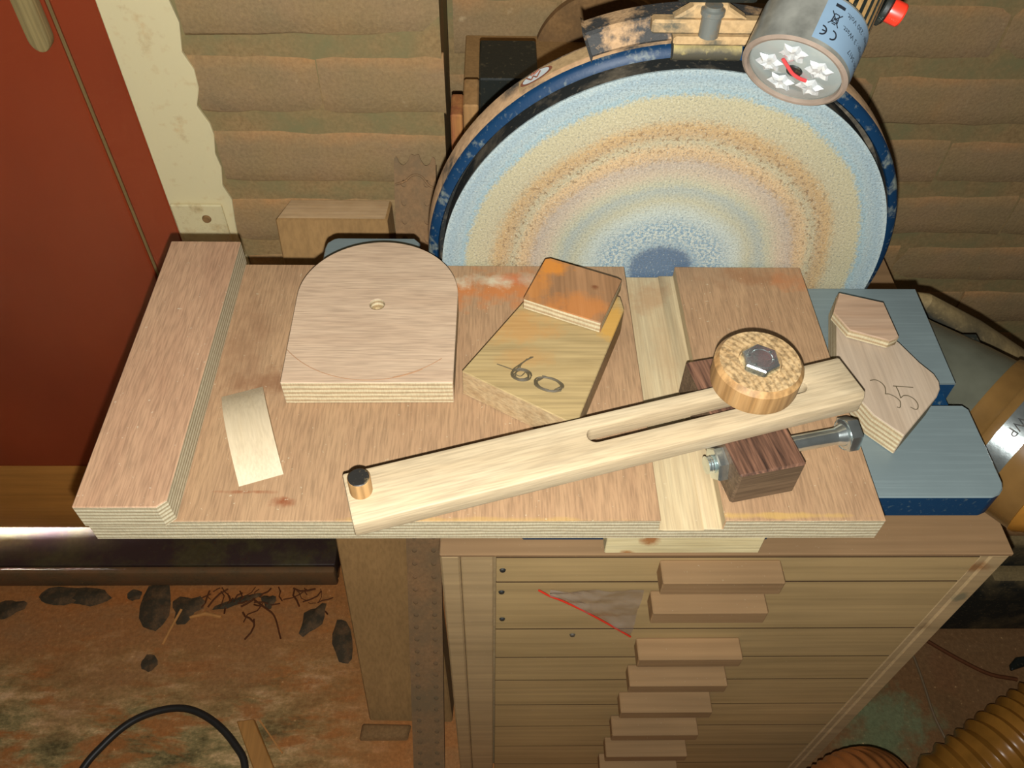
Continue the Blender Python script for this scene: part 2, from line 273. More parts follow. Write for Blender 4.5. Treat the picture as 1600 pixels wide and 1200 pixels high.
mat['posttop'] = wood('dusty_end_grain', C(150, 124, 90, 1.5), C(160, 134, 100, 1.5), 'x', 120, 60, 300, .14, .9)
mat['strip'] = dusty('dust_coated_metal_strip', C(110, 92, 66, 1.25), C(136, 104, 70, 1.25), .38, .62, 12, .8)
mat['tan'] = dusty('tan_dust_coat', C(110, 84, 54, 1.05), C(140, 106, 66, 1.05), .3, .5, 18, .9)
mat['offcut'] = wood('pale_offcut', C(170, 128, 78, .9), C(188, 146, 94, .9), 'z', 80, 6, 300, .2, .8)
mat['offcut_red'] = wood('reddish_offcut', C(150, 84, 56, .9), C(196, 140, 76, .9), 'z', 60, 30, 300, .2, .8)
mat['duct'] = dusty('black_duct_under_dust', C(36, 36, 28, 1.), C(124, 106, 70, 1.05), .45, .85, 14, .8, 0, 300, .42, 3)
def clear(name, col, rough, trans, alpha=1.):
    t = NT(name); g = t.noise(t.coord(), 30, 4); c = t.mix(1, col, t.ramp(g, [(.3, (.7, .68, .64)), (.7, (1.15, 1.12, 1.1))]), 'MULTIPLY')
    t.p.inputs['Transmission Weight'].default_value = trans; t.p.inputs['IOR'].default_value = 1.3; t.p.inputs['Alpha'].default_value = alpha
    return t.out(c, rough, 0, .5)
mat['clear_grey'] = clear('dusty_clear_plastic', C(112, 114, 98, .72), .22, .35)
mat['amber'] = clear('amber_cuff_plastic', C(150, 114, 64, .72), .25, .4)
mat['amber_hose'] = clear('amber_ribbed_hose', C(206, 130, 40, 1.3), .25, .3)
mat['yellow_hose'] = clear('yellow_ribbed_hose', C(160, 112, 46, 1.15), .26, .3)
t = NT('copper_tinted_hose'); mat['copper'] = t.out(C(176, 116, 66, 1.2), .24, .7, .6)
mat['rubber'] = plain('black_rubber', C(40, 38, 34, 1.2), .45, 0, .4, .1)
mat['leaf'] = dusty('dry_dark_leaf', C(48, 41, 28, 1.9), C(82, 62, 40, 1.9), .45, .7, 60, .8)
mat['straw'] = plain('straw_stick', C(160, 112, 62, 1.7), .8, 0, .2, .15)
mat['stick'] = plain('brown_twig', C(78, 44, 22, 1.6), .8, 0, .2, .15)
mat['lath'] = wood('yellow_lath', C(140, 100, 50, 1.7), C(158, 112, 58, 1.7), 'y', 60, 4, 220, .15)
t = NT('thin_clear_bag'); t.p.inputs['Alpha'].default_value = .36; g = t.noise(t.coord(), 26, 2); t.bump(g, .8, .012); mat['bag'] = t.out(C(176, 162, 148), .1, 0, 1.)
mat['grey_cable'] = plain('brown_grey_cable', C(92, 74, 50, 1.6), .6)
mat['ground'] = plain('outside_paving', C(120, 120, 116), .8)

# ------------------------------------------------------------------ mesh helpers
class G:
    """collects shapes (millimetres) into one bmesh"""
    def __init__(s): s.b = bmesh.new(); s.mi = 0
    def _f(s, vs, mi=None, smooth=False):
        f = s.b.faces.new(vs); f.material_index = s.mi if mi is None else mi; f.smooth = smooth; return f
    def box(s, x0, x1, y0, y1, z0, z1, mi=None):
        return s.hexa([(x0, y0, z0), (x1, y0, z0), (x1, y1, z0), (x0, y1, z0), (x0, y0, z1), (x1, y0, z1), (x1, y1, z1), (x0, y1, z1)], mi)
    def hexa(s, p, mi=None):
        v = [s.b.verts.new(q) for q in p]
        for k in ((3, 2, 1, 0), (4, 5, 6, 7), (0, 1, 5, 4), (1, 2, 6, 5), (2, 3, 7, 6), (3, 0, 4, 7)): s._f([v[i] for i in k], mi)
        return s
    def prism(s, pts, z0, z1, top=0, side=1, bot=None, ax='z', holes=()):
        """outline extruded; ax tells which axis it is extruded along"""
        def P(a, c, h): return {'z': (a, c, h), 'y': (a, h, c), 'x': (h, a, c)}[ax]
        loops = [pts] + list(holes); rings = []
        for lp in loops: rings.append(([s.b.verts.new(P(a, c, z0)) for a, c in lp], [s.b.verts.new(P(a, c, z1)) for a, c in lp]))
        for lo, hi in rings:
            for i in range(len(lo)):
                j = (i+1) % len(lo); s._f([lo[i], lo[j], hi[j], hi[i]], side)
        if not holes: s._f(rings[0][0][::-1], top if bot is None else bot); s._f(rings[0][1], top)
        else:
            for k, mi in ((0, top if bot is None else bot), (1, top)):
                ed = []
                for r in rings:
                    vs = r[k]
                    for i in range(len(vs)):
                        a, c = vs[i], vs[(i+1) % len(vs)]; e = s.b.edges.get((a, c)) or s.b.edges.new((a, c)); ed.append(e)
                for f in bmesh.ops.triangle_fill(s.b, use_beauty=True, use_dissolve=False, edges=ed)['geom']:
                    if isinstance(f, bmesh.types.BMFace): f.material_index = mi
        return s
    def lathe(s, prof, seg=48, ax='z', c=(0, 0, 0), closed=False, mis=None, a0=0., a1=360.):
        full = abs(a1-a0-360) < 1e-6; n = seg if full else seg+1; rows = []
        for r, h in prof:
            row = []
            if abs(r) < 1e-6:
                v = s.b.verts.new(s._ax(ax, 0, 0, h, c)); row = [v]*n
            else:
                for i in range(n):
                    a = math.radians(a0+(a1-a0)*i/seg); row.append(s.b.verts.new(s._ax(ax, r*math.cos(a), r*math.sin(a), h, c)))
            rows.append(row)
        K_ = len(rows) if closed else len(rows)-1
        for k in range(K_):
            A, B = rows[k], rows[(k+1) % len(rows)]
            for i in range(seg):
                j = (i+1) % n; vs = []
                for v in (A[i], A[j], B[j], B[i]):
                    if v not in vs: vs.append(v)
                if len(vs) > 2: s._f(vs, mis[k] if mis else None, True)
        if not full and closed:
            for i in (0, n-1): s._f([r[i] for r in rows])
        return s
    def _ax(s, ax, a, b, h, c):
        p = {'z': (a, b, h), 'y': (a, h, b), 'x': (h, a, b)}[ax]; return (p[0]+c[0], p[1]+c[1], p[2]+c[2])
    def tube(s, pts, r, seg=8, cap=True, mi=None):
        P = [Vector(p) for p in pts]; n = len(P); rr = r if isinstance(r, (list, tuple)) else [r]*n; rows = []; up = None
        for i in range(n):
            d = (P[min(i+1, n-1)]-P[max(i-1, 0)]).normalized()
            if up is None: up = Vector((0, 0, 1)) if abs(d.z) < .9 else Vector((1, 0, 0))
            u = (up - d*up.dot(d)).normalized(); w_ = d.cross(u); up = u
            rows.append([s.b.verts.new(P[i]+(u*math.cos(2*math.pi*k/seg)+w_*math.sin(2*math.pi*k/seg))*rr[i]) for k in range(seg)])
        for i in range(n-1):
            for k in range(seg): s._f([rows[i][k], rows[i][(k+1) % seg], rows[i+1][(k+1) % seg], rows[i+1][k]], mi, True)
        if cap: s._f(rows[0][::-1], mi); s._f(rows[-1], mi)
        return s
    def hexp(s, c, af, h, ax='z', rot=0., mi=None, cham=.12):
        """hexagon nut or bolt head with chamfered top"""
        R_ = af/math.sqrt(3); rows = []
        for rad, hh in ((R_, 0), (R_, h*(1-cham*1.2)), (R_*.93, h)):
            rows.append([s.b.verts.new(s._ax(ax, rad*math.cos(rot+i*math.pi/3), rad*math.sin(rot+i*math.pi/3), hh, c)) for i in range(6)])
        for k in range(2):
            for i in range(6): s._f([rows[k][i], rows[k][(i+1) % 6], rows[k+1][(i+1) % 6], rows[k+1][i]], mi)
        s._f(rows[0][::-1], mi); s._f(rows[2], mi); return s
    def bevel(s, off, ang=40, seg=1):
        s.b.normal_update()
        e = [q for q in s.b.edges if len(q.link_faces) == 2 and q.calc_face_angle(0) > math.radians(ang)]
        bmesh.ops.bevel(s.b, geom=e, offset=off, offset_type='OFFSET', segments=seg, profile=.5, affect='EDGES', clamp_overlap=True); return s
    def move(s, m): bmesh.ops.transform(s.b, matrix=m, verts=s.b.verts); return s
    def mesh(s, name, mats, sharp=35, recalc=True):
        if recalc: bmesh.ops.recalc_face_normals(s.b, faces=s.b.faces)
        for v in s.b.verts: v.co *= .001
        me = bpy.data.meshes.new(name); s.b.to_mesh(me); s.b.free()
        for m in (mats if isinstance(mats, (list, tuple)) else [mats]): me.materials.append(mat[m] if isinstance(m, str) else m)
        me.set_sharp_from_angle(angle=math.radians(sharp)); return me

def obj(name, g, mats, parent=None, loc=None, rot=None, sharp=35):
    me = g if isinstance(g, bpy.types.Mesh) else g.mesh(name, mats, sharp)
    o = bpy.data.objects.new(name, me); COL.objects.link(o)
    if parent: o.parent = parent
    if loc is not None: o.location = [q*.001 for q in loc] if parent else V(*loc)
    elif not parent: o.location = V(0, 0, 0)
    if rot: o.rotation_euler = rot
    return o
def tag(o, label=None, cat=None, group=None, kind=None):
    if label: o['label'] = label
    if cat: o['category'] = cat
    if group: o['group'] = group
    if kind: o['kind'] = kind
    return o
def thing(name, label, cat, loc=(0, 0, 0), rotz=0., group=None):
    o = bpy.data.objects.new(name, None); COL.objects.link(o); o.empty_display_size = .02
    o.location = V(*loc); o.rotation_euler = (0, 0, rotz); return tag(o, label, cat, group)
def circ(cx, cy, r, n=24, a0=0., a1=360.):
    m = n if abs(a1-a0) >= 360 else n+1
    return [(cx+r*math.cos(math.radians(a0+(a1-a0)*i/n)), cy+r*math.sin(math.radians(a0+(a1-a0)*i/n))) for i in range(m)]
def spline(pts, n=12):
    """Catmull-Rom through the points"""
    P = [Vector(p) for p in pts]; P = [P[0]*2-P[1]] + P + [P[-1]*2-P[-2]]; out = []
    for i in range(1, len(P)-2):
        for k in range(n):
            q = k/n; a, b, c, d = P[i-1:i+3]
            out.append(.5*((2*b)+(c-a)*q+(2*a-5*b+4*c-d)*q*q+(3*b-a-3*c+d)*q**3))
    return out + [P[-2]]
def text_mesh(s, size, font_shear=0):
    c = bpy.data.curves.new('lettering', 'FONT'); c.body = s; c.size = size; c.resolution_u = 3
    o = bpy.data.objects.new('lettering', c); COL.objects.link(o); dg = bpy.context.evaluated_depsgraph_get()
    me = bpy.data.meshes.new_from_object(o.evaluated_get(dg)); bpy.data.objects.remove(o); bpy.data.curves.remove(c)
    b = bmesh.new(); b.from_mesh(me); bpy.data.meshes.remove(me); return b

# ------------------------------------------------------------------ the setting
g = G(); g.box(-1150, 1700, -900, 804, -1210, -1170)
tag(obj('floor', g, 'floor'), kind='structure')
g = G(); g.box(-1150, -45, 805, 1500, -1210, -1140)
tag(obj('trim_6', g, 'ground'), 'paving outside beyond the door', kind='structure')
brick_meshes = {}
def brick_mesh(w_, k):
    key = (w_, k)
    if key not in brick_meshes:
        g_ = G(); rr_ = random.Random(k*31+int(w_)); nx = 7; rows = []      # front is a shallow worn cushion with ragged arrises
        for i in range(nx+1):
            xx_ = -w_/2+w_*i/nx; e_ = 0 if i in (0, nx) else 1; j_ = [rr_.uniform(-1.8, 1.8) for q in range(4)]
            rows.append([g_.b.verts.new((xx_, yy_, zz_)) for yy_, zz_ in ((8, -29+j_[0]), (3.0, -29+j_[0]), (1.3-e_*.7, -25.5+j_[0]), (.6-e_*.6+j_[2]*.2, -8), (.6-e_*.6+j_[3]*.2, 10), (1.1-e_*.6, 25+j_[1]), (3.0, 29.5+j_[1]), (8, 29.5+j_[1]))])
        for i in range(nx):
            for q in range(7): g_._f([rows[i][q], rows[i+1][q], rows[i+1][q+1], rows[i][q+1]], 0, True)
        g_._f(rows[0]); g_._f(rows[-1])
        brick_meshes[key] = g_.mesh('brick', 'brick', 75)
    return brick_meshes[key]
def brick(parent, x, y, z, w_):
    o = bpy.data.objects.new('brick', brick_mesh(w_, R0.randrange(4))); COL.objects.link(o); o.parent = parent
    o.location = (x*.001, y*.001, z*.001); o.rotation_euler = (R0.uniform(-.012, .012), R0.uniform(-.008, .008), R0.uniform(-.012, .012))
    return o
g = G(); g.box(-326, -46, 691.7, 900, -1170, -80)
wl = tag(obj('wall_left', g, 'mortar'), 'brick pier beside the door', kind='structure')
for k in range(-3, 11):
    zt = -380-76*k - 28
    if k % 2: brick(wl, -154, 690, zt, 216)
    else: brick(wl, -211, 690, zt, 110); brick(wl, -99.5, 690, zt, 111)
g = G(); g.box(-45.5, 1700, 801.6, 900, -1170, -80)
wb = tag(obj('wall_back', g, 'mortar'), 'dusty brick wall behind the sander', kind='structure')
for k in range(-3, 10):
    zt = -380-76*k - 28; xx = -44 + (0 if k % 2 else 110)
    if xx > 0: brick(wb, 10, 800, zt, 100)
    while xx < 1480:
        if not (xx < 20 and k > 3): brick(wb, xx+108, 800, zt, 219)
        xx += 222
# door, frame and threshold
g = G(); g.box(-1130, -369.4, 690, 730, -1113, -150); g.bevel(1.5)
d = tag(obj('door_1', g, 'door'), 'red brown painted door', kind='structure')
g = G(); g.prism([(690, -1113), (655, -1113), (655, -1050), (690, -1000)], -1128, -372, 0, 0, None, 'x'); g.bevel(1.5)
obj('weather_bar', g, 'weather', d)
pts = [(-389, -150), (-389, -356)] + [(-380+9*math.cos(math.radians(q)), -360+12*math.sin(math.radians(q))) for q in range(185, 356, 17)] + [(-371, -356), (-371, -150)]
g = G(); g.prism(pts, 676, 689.6, 0, 0, None, 'y'); g.bevel(2, 30, 2)
tag(obj('latch', g, 'latch', d), 'pale weathered wooden latch piece')
g = G(); g.box(-369, -366, 692.5, 728, -1112, -150)
tag(obj('trim_1', g, 'doorgap'), kind='structure')
g = G(); g.box(-365.6, -326.5, 690, 730, -1169.8, -150); g.bevel(2)
tag(obj('trim_2', g, 'door'), 'red brown door frame strip', kind='structure')
left = [(-326, -1169), (-326, -150)]
rg = [(-266, -160), (-266, -332), (-263, -350), (-268, -376), (-262, -392), (-262.5, -410), (-269, -428), (-262, -446), (-261, -458), (-265, -478), (-263, -494), (-267, -515), (-262, -532), (-265, -560), (-267, -583), (-262, -620), (-266, -700), (-262, -820), (-267, -1000), (-264, -1169)]
g = G(); g.prism(left+rg, 687.5, 691.5, 0, 0, None, 'y'); g.bevel(.8)
tag(obj('trim_3', g, 'cream'), 'worn cream painted plaster edge', kind='structure')
g = G(); g.box(-323, -272, 681.5, 685.8, -583, -534.5); g.bevel(1.2)
cp = thing('cover_plate', 'cream painted square cover plate with one screw low on the cream strip', 'cover plate', (0, 0, 0))
obj('plate', g, 'plate', cp)
g = G(); g.lathe([(0, 678.8), (3.6, 679), (4.4, 680.3), (4.6, 681.4)], 16, 'y', (-290, 0, -551)); g.box(-292.6, -287.4, 678.5, 679.1, -551.6, -550.4)
obj('screw_head', g, 'tan', cp)
g = G()
out_s = [(-1130, 600), (-232, 600), (-232, 686.5), (-366.5, 686.5), (-366.5, 689), (-371, 800), (-1130, 800)]
g.prism(out_s, -1170, -1126.5, 0, 0); g.bevel(2.5, 60, 2)
tag(obj('trim_4', g, 'sill'), 'dark wet stone threshold', kind='structure')
g = G(); g.box(-1130, -232, 588, 599.8, -1170, -1128); g.bevel(4, 40, 2)
tag(obj('trim_5', g, 'sill_edge'), 'brown edge board of the threshold', kind='structure')

# ------------------------------------------------------------------ drawer cabinet
cb = thing('drawer_cabinet', 'dust covered wooden drawer cabinet under the disc sander', 'cabinet', (177, 310, -1170))
def CB(name, g_, m, p=cb, **k):
    """cabinet parts are drawn in world millimetres and shifted into the cabinet's frame"""
    me = g_.mesh(name, m)
    o = bpy.data.objects.new(name, me); COL.objects.link(o); o.parent = p
    if p is cb: o.location = (-.177, -.310, 1.170)
    return o
g = G(); g.box(-40, 395, 309, 780, -569, -565); g.bevel(.8); CB('top_board', g, 'cabtop')
g = G(); g.box(-40, -25, 310, 780, -1168, -569.3); g.bevel(1.5); CB('side_panel', g, 'cab')
g = G(); g.box(380, 395, 310, 780, -1168, -569.3); g.bevel(1.5); CB('side_panel', g, 'cab')
g = G(); g.box(-24.5, 379.5, 331, 775, -1160, -569.5); CB('carcass', g, 'cab')
g = G(); g.box(-24.6, 0.5, 310.5, 330.5, -1160, -569.5); g.bevel(1); CB('face_strip', g, 'cab')
g = G(); g.box(372, 379.6, 310.5, 330.5, -1160, -569.5); g.bevel(1); CB('face_strip', g, 'cab')
zs = [-569, -609.5, -698, -761, -818, -887, -955, -1025, -1095, -1160]; hz = [-573, -624, -717, -779, -850, -920, -993, -1054]
for i in range(9):
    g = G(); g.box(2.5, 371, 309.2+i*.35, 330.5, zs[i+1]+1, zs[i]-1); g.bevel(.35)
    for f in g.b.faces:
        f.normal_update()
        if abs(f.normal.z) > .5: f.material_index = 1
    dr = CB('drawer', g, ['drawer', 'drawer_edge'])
    if i < 8:
        x0 = 126+R0.uniform(-1, 2); h = 19 if i < 2 else 17; top = hz[i]
        g = G(); g.box(x0, x0+92, 289.5, 309+i*.35, top-h, top); g.bevel(.9); CB('handle', g, 'handle', dr)
    if i in (0, 1, 2):
        for sx_, sz_ in (((7.5, -589),) if i == 0 else ((7, -626), (8, -676)) if i == 1 else ((70, -709),)):
            g = G(); g.lathe([(0, 307.6), (2, 307.8), (2.6, 309.2)], 12, 'y', (sx_, 0, sz_)); CB('screw_head', g, 'dark', dr)
# the first handle sits on the top rail's drawer and is the highest: thin blob of dust strands
bg = thing('plastic_bag', 'crumpled clear plastic bag hanging out of the second drawer', 'bag', (45, 306, -610))
g = G(); rows = []; n_ = 14
for i in range(n_+1):
    u = i/n_; row = []
    for j in range(n_+1):
        q = j/n_; xx = 0+u*74; zz = -1 - q*(8+78*u**1.15)
        row.append(g.b.verts.new((xx, -1.5-2.2*abs(math.sin(7*u+5*q))-R0.uniform(0, 1.6), zz)))
    rows.append(row)
for i in range(n_):
    for j in range(n_): g._f([rows[i][j], rows[i+1][j], rows[i+1][j+1], rows[i][j+1]], 0, True)
obj('film', g, 'bag', bg, sharp=80)
pts = [(u*74, -4.2, -1-(8+78*u**1.15)) for u in [k/12 for k in range(13)]]
g = G(); g.tube([(-9, -3, -1)]+pts, .8, 6); obj('red_seam', g, 'red', bg)

# ------------------------------------------------------------------ disc sander
DX, DZ = 110.5, -380.7
sd = thing('disc_sander', 'large dusty blue disc sander standing on the drawer cabinet', 'sander', (DX, 420, -565))
def SD(name, g_, m, lab=None, p=sd, sharp=35):
    o = bpy.data.objects.new(name, g_.mesh(name, m, sharp)); COL.objects.link(o); o.parent = p
    o.location = (0, 0, (DZ+565)*.001) if p is sd else (0, 0, 0)      # parts are drawn round the disc centre
    if lab: o['label'] = lab
    return o
T = lambda x_, y_, z_: (x_-DX, y_-420, z_-DZ)
g = G(); g.lathe([(0, 0), (20, 0), (60, 0), (110, 0), (144.4, 0), (144.4, 1.2), (0, 1.2)], 128, 'y')
pd = SD('abrasive_disc', g, 'paper', 'round sanding paper with blue, khaki and orange rings')
g = G(); g.lathe([(0, 1.4), (144, 1.4), (144, 16), (0, 16)], 128, 'y'); SD('disc_plate', g, 'dark')
g = G(); g.lathe([(147.2, 8.5), (148, 7), (152.2, 8.5), (154, 11), (155, 26), (147.5, 26)], 128, 'y', closed=True, mis=[0, 0, 0, 1, 1, 2]); SD('guard_rim', g, ['blue_rim', 'rim_dust', 'dark'])
g = G(); g.lathe([(0, 24), (147.4, 24), (147.4, 27), (120, 36), (60, 40), (0, 40)], 96, 'y'); SD('guard_back', g, 'dark')
g = G(); g.lathe([(155.5, 10), (168, 14), (168, 30), (155.5, 30)], 40, 'y', closed=True, a0=62, a1=112); g.bevel(1.5, 50); SD('guard_lid', g, 'lid', 'textured black lid patched with tan dust')
g = G()   # bracket: long flange, ledge, gusset with boss
g.box(*[a for p in zip(T(82, 424, -219), T(141, 432, -211.5)) for a in p]); g.box(*[a for p in zip(T(94, 421.5, -224), T(141, 431, -219.2)) for a in p])
g.prism([T(92, 0, -211.5)[::2], T(132, 0, -211.5)[::2], T(121, 0, -205)[::2], T(120, 0, -202.5)[::2], T(103, 0, -202.5)[::2], T(102, 0, -205)[::2]], T(0, 425, 0)[1], T(0, 433, 0)[1], 0, 0, None, 'y')
g.bevel(1.2); br_ = SD('clamp_bracket', g, 'bracket')
g = G(); g.lathe([(0, T(95, 0, 0)[0]), (5.2, T(95, 0, 0)[0]), (5.2, T(131.5, 0, 0)[0]), (0, T(131.5, 0, 0)[0])], 24, 'x', (0, T(0, 427, 0)[1], T(0, 0, -229)[2])); SD('clamp_roller', g, 'roller')
g = G(); g.lathe([(0, T(0, 0, -218)[2]), (5.2, T(0, 0, -218)[2]), (5.2, T(0, 0, -207)[2]), (6.2, T(0, 0, -206.4)[2]), (6.2, T(0, 0, -204)[2]), (4.6, T(0, 0, -203.4)[2]), (4.6, T(0, 0, -201.7)[2]), (0, T(0, 0, -201.7)[2])], 24, 'z', (T(111.5, 0, 0)[0], 1.6, 0)); SD('clamp_bolt', g, 'bolt_dusty')
g = G(); g.box(*[a for p in zip(T(92, 421, -201.6), T(134, 446, -190)) for a in p]); g.bevel(3, 40, 2); SD('clamp_knob', g, 'black', 'black clamp knob')
# badge on the outer rim, with an oval white emblem
def on_rim(ang, yy, r=155.3): a = math.radians(ang); return (r*math.cos(a), yy, r*math.sin(a))
g = G(); A = 118.5; rows = []
for i in range(9):
    a = A-7+i*2.1+0; rows.append([g.b.verts.new(on_rim(a, yy, 155.45)) for yy in (13.5, 24)])
for i in range(8): g._f([rows[i][0], rows[i+1][0], rows[i+1][1], rows[i][1]])
bd = SD('badge', g, 'bracket', 'worn sticker with a small oval emblem')
def rim_oval(scale_a, scale_y, r, m, nm, seg=(0, 360)):
    g_ = G(); c_ = g_.b.verts.new(on_rim(A+5.5, 18.6, r)); vs = []
    for k in range(25):
        q = math.radians(seg[0]+(seg[1]-seg[0])*k/24); vs.append(g_.b.verts.new(on_rim(A+5.5+scale_a*math.cos(q), 18.6+scale_y*math.sin(q), r)))
    for k in range(24): g_._f([c_, vs[k], vs[k+1]])
    o = bpy.data.objects.new(nm, g_.mesh(nm, m)); COL.objects.link(o); o.parent = bd; return o
rim_oval(3.9, 5, 155.7, 'badge_red', 'emblem_ring'); rim_oval(3.2, 4.1, 155.95, 'paint_white', 'emblem_oval')
g = G()
for (a1, y1, a2, y2) in ((4.6, 20.8, 5.7, 16.6), (5.7, 16.6, 6.2, 19.3), (6.2, 19.3, 7.0, 16), (7, 16, 7.9, 20.6)):
    g.tube([on_rim(A+12.2-a1, y1, 156.05), on_rim(A+12.2-a2, y2, 156.05)], .42, 6)
for a1, y1 in ((6.3, 20.6), (6.9, 21.4), (5.6, 21)): g.tube([on_rim(A+12.2-a1, y1, 156.05), on_rim(A+12.2-a1-.6, y1+.9, 156.05)], .7, 6)
o = bpy.data.objects.new('emblem_stroke', g.mesh('emblem_stroke', 'badge_red')); COL.objects.link(o); o.parent = bd
g = G(); g.lathe([(0, 40.5), (58, 40.5), (62, 46), (62, 128), (54, 136), (0, 136)], 48, 'y'); SD('motor', g, 'rim_dust')
# table with mitre slot
tb = [(-118, 250), (276, 250)] + [(275+11*math.cos(math.radians(q)), 261+11*math.sin(math.radians(q))) for q in (-80, -55, -30, -8)] + [(286, 262), (286, 312), (283, 315.5), (-118, 315.5)]
g = G(); g.prism([T(a, b, 0)[:2] for a, b in tb], T(0, 0, -413)[2], T(0, 0, -393)[2], 0, 1, 1); g.bevel(.8, 50)
tl = SD('table', g, ['steel', 'blue'], 'planed steel table with blue painted edges')
tb2 = [(-118, 332), (285.5, 332), (287.5, 417), (-52, 417), (-52, 461), (-56, 466), (-110, 466)] + [(-113+0, 465), (-117, 461), (-118, 455)]
g = G(); g.prism([T(a, b, 0)[:2] for a, b in tb2], T(0, 0, -413)[2], T(0, 0, -393)[2], 0, 1, 1); g.bevel(.8, 50); SD('table_rear', g, ['steel', 'blue'])
g = G(); g.box(*[a for p in zip(T(-118, 315, -413), T(281, 332.5, -402.5)) for a in p]); SD('mitre_slot', g, 'blue')
g = G(); g.box(*[a for p in zip(T(20, 320, -564.8), T(210, 540, -555)) for a in p]); g.box(*[a for p in zip(T(60, 340, -555), T(180, 408, -413.2)) for a in p]); g.box(*[a for p in zip(T(60, 470, -555), T(160, 540, -440)) for a in p]); g.bevel(3)
SD('base', g, 'blue')

# ------------------------------------------------------------------ plywood jig on the table
jg = thing('sanding_jig', 'plywood circle sanding jig with a routed groove and left batten on the steel table', 'jig', (0, 0, -392.8))
prof = [(-206, 0), (203, 0), (203, 17.8), (119.5, 17.8), (119.5, 9.6), (110, 9.6), (109.4, 8.4), (89, 8.4), (86.5, 9.2), (86.2, 17.8), (-206, 17.8)]
g = G(); g.prism(prof, 224.4, 417.6, 1, 0, None, 'y')
for f in g.b.faces:
    c_ = f.calc_center_median(); f.normal_update()
    if abs(f.normal.x) > .7 or abs(f.normal.y) > .7 or c_.z < .5: f.material_index = 1
    elif c_.z < 12: f.material_index = 2
    else: f.material_index = 0
for f in g.b.faces:
    if f.material_index == 1 and 85 < f.calc_center_median().x < 121 and abs(f.normal.x) > .7: f.material_index = 2
for v in g.b.verts:                                    # the left end is cut a touch out of square
    if v.co.x < -200: v.co.x += .4 if v.co.y > 400 else -.2
g.bevel(.45, 50)
for f in g.b.faces:
    c_ = f.calc_center_median()
    if 86 < c_.x < 119.7 and 5 < c_.z < 17.2 and abs(f.normal.y) < .9: f.material_index = 2
obj('base_board', g, ['veneer', 'ply', 'groove'], jg)
g = G(); g.prism([(-205.2, 221.4), (-164.5, 221.4), (-160.2, 225.5), (-161.4, 419), (-205.4, 419)], 0, 18, 0, 1); g.bevel(.5, 50)
obj('fence_batten', g, ['veneer_strip', 'ply'], jg, (0, 0, 18))
g = G(); g.box(61, 146, 226.4, 249.2, -412.5, -393.1); g.bevel(.6); obj('table_cleat', g, 'cleat', jg, (0, 0, 392.8))

# ------------------------------------------------------------------ loose pieces on the jig
TOP = -374.8
tm = thing('rounded_plywood_blank', 'half round plywood blank with a small drilled hole near its middle', 'wood piece', (0, 0, TOP))
out_ = [(-117.3, 301.2), (-22.3, 301.8), (-21.4, 371)] + circ(-69.8, 371, 48.3, 40, 4, 176) + [(-118.4, 371)]
out_ = [(-117.3, 301.2), (-22.3, 301.8)] + circ(-70, 371, 48.4, 44, 0, 180)
g = G(); g.prism(out_, 0, 17.8, 0, 1, None, 'z', [circ(-69.6, 362.8, 4.5, 20)[::-1]]); g.bevel(.35, 50)
obj('board', g, ['tomb', 'ply_light'], tm)
g = G(); g.lathe([(0, 0.4), (4.3, 0.4), (4.3, 12.5), (2.2, 13.4), (1.6, 11.8), (0, 11.5)], 20, 'z', (-69.6, 362.8, 0)); obj('drilled_hole', g, 'hole', tm)
g = G(); g.tube([(a, b, 17.85) for a, b in circ(-70, 364, 60.8, 40, 192, 300)], .2, 6); g.tube([(a, b, 17.85) for a, b in circ(-71, 366, 62.5, 14, 284, 312)], .2, 6)
g2 = [v for v in g.b.verts if v.co.y < 302.4 or v.co.x > -23 or v.co.x < -117.5]; bmesh.ops.delete(g.b, geom=g2, context='VERTS')
obj('scribed_arc', g, 'line', tm)

wd = thing('sixty_degree_block', 'angled yellowish wood block pencilled 60 with an orange dusted square on top', 'wood piece', (0, 0, TOP))
poly = [(-17.6, 308.4), (44.5, 270.3), (47, 279), (77.8, 357), (76.6, 368), (33, 389), (29, 381)]
g = G(); g.prism(poly, 0, 19.8, 0, 1); g.bevel(.5, 50); obj('block', g, ['wedge', 'wedge_end'], wd)
def in_plane(px, zz):  return px
g = G()
def stroke(g_, pts, z_, r=.38): g_.tube([(a, b, z_) for a, b in spline([(p[0], p[1], 0) for p in pts], 5) for a, b in [(a, b)]] if False else [(q.x, q.y, z_) for q in spline([(p[0], p[1], 0) for p in pts], 5)], r, 6)
S = 19.9
rs = random.Random(3)
def scribble(cx, cy, rx, ry, rot, n, turns):
    p = []
    for k in range(n*turns):
        a = 2*math.pi*k/n; q = 1-.28*((k//n) % 3)/3*rs.uniform(.6, 1.6); xx = rx*q*math.cos(a)*rs.uniform(.92, 1.08); yy = ry*q*math.sin(a)*rs.uniform(.9, 1.1)
        p.append((cx+xx*math.cos(rot)-yy*math.sin(rot), cy+xx*math.sin(rot)+yy*math.cos(rot)))
    return p
stroke(g, [(22.5, 319), (18, 316), (14, 312.5), (11, 309.5), (10.5, 306.5)], S); stroke(g, [(21.5, 319), (16.5, 314.5), (13.5, 310.5), (12.6, 308)], S); stroke(g, [(19, 317.5), (15.5, 313), (14.5, 309)], S, .3)
stroke(g, scribble(15.6, 305.8, 5.7, 4.4, -.2, 10, 3), S); stroke(g, scribble(15.8, 305.6, 4.4, 3.4, .3, 9, 2), S, .3); stroke(g, [(11, 306.6), (15, 304.6), (18, 307.5), (19, 303.5), (14.5, 302.5)], S, .3)
stroke(g, [(2, 313.5), (6, 311.7), (10.5, 309.5)], S, .3)
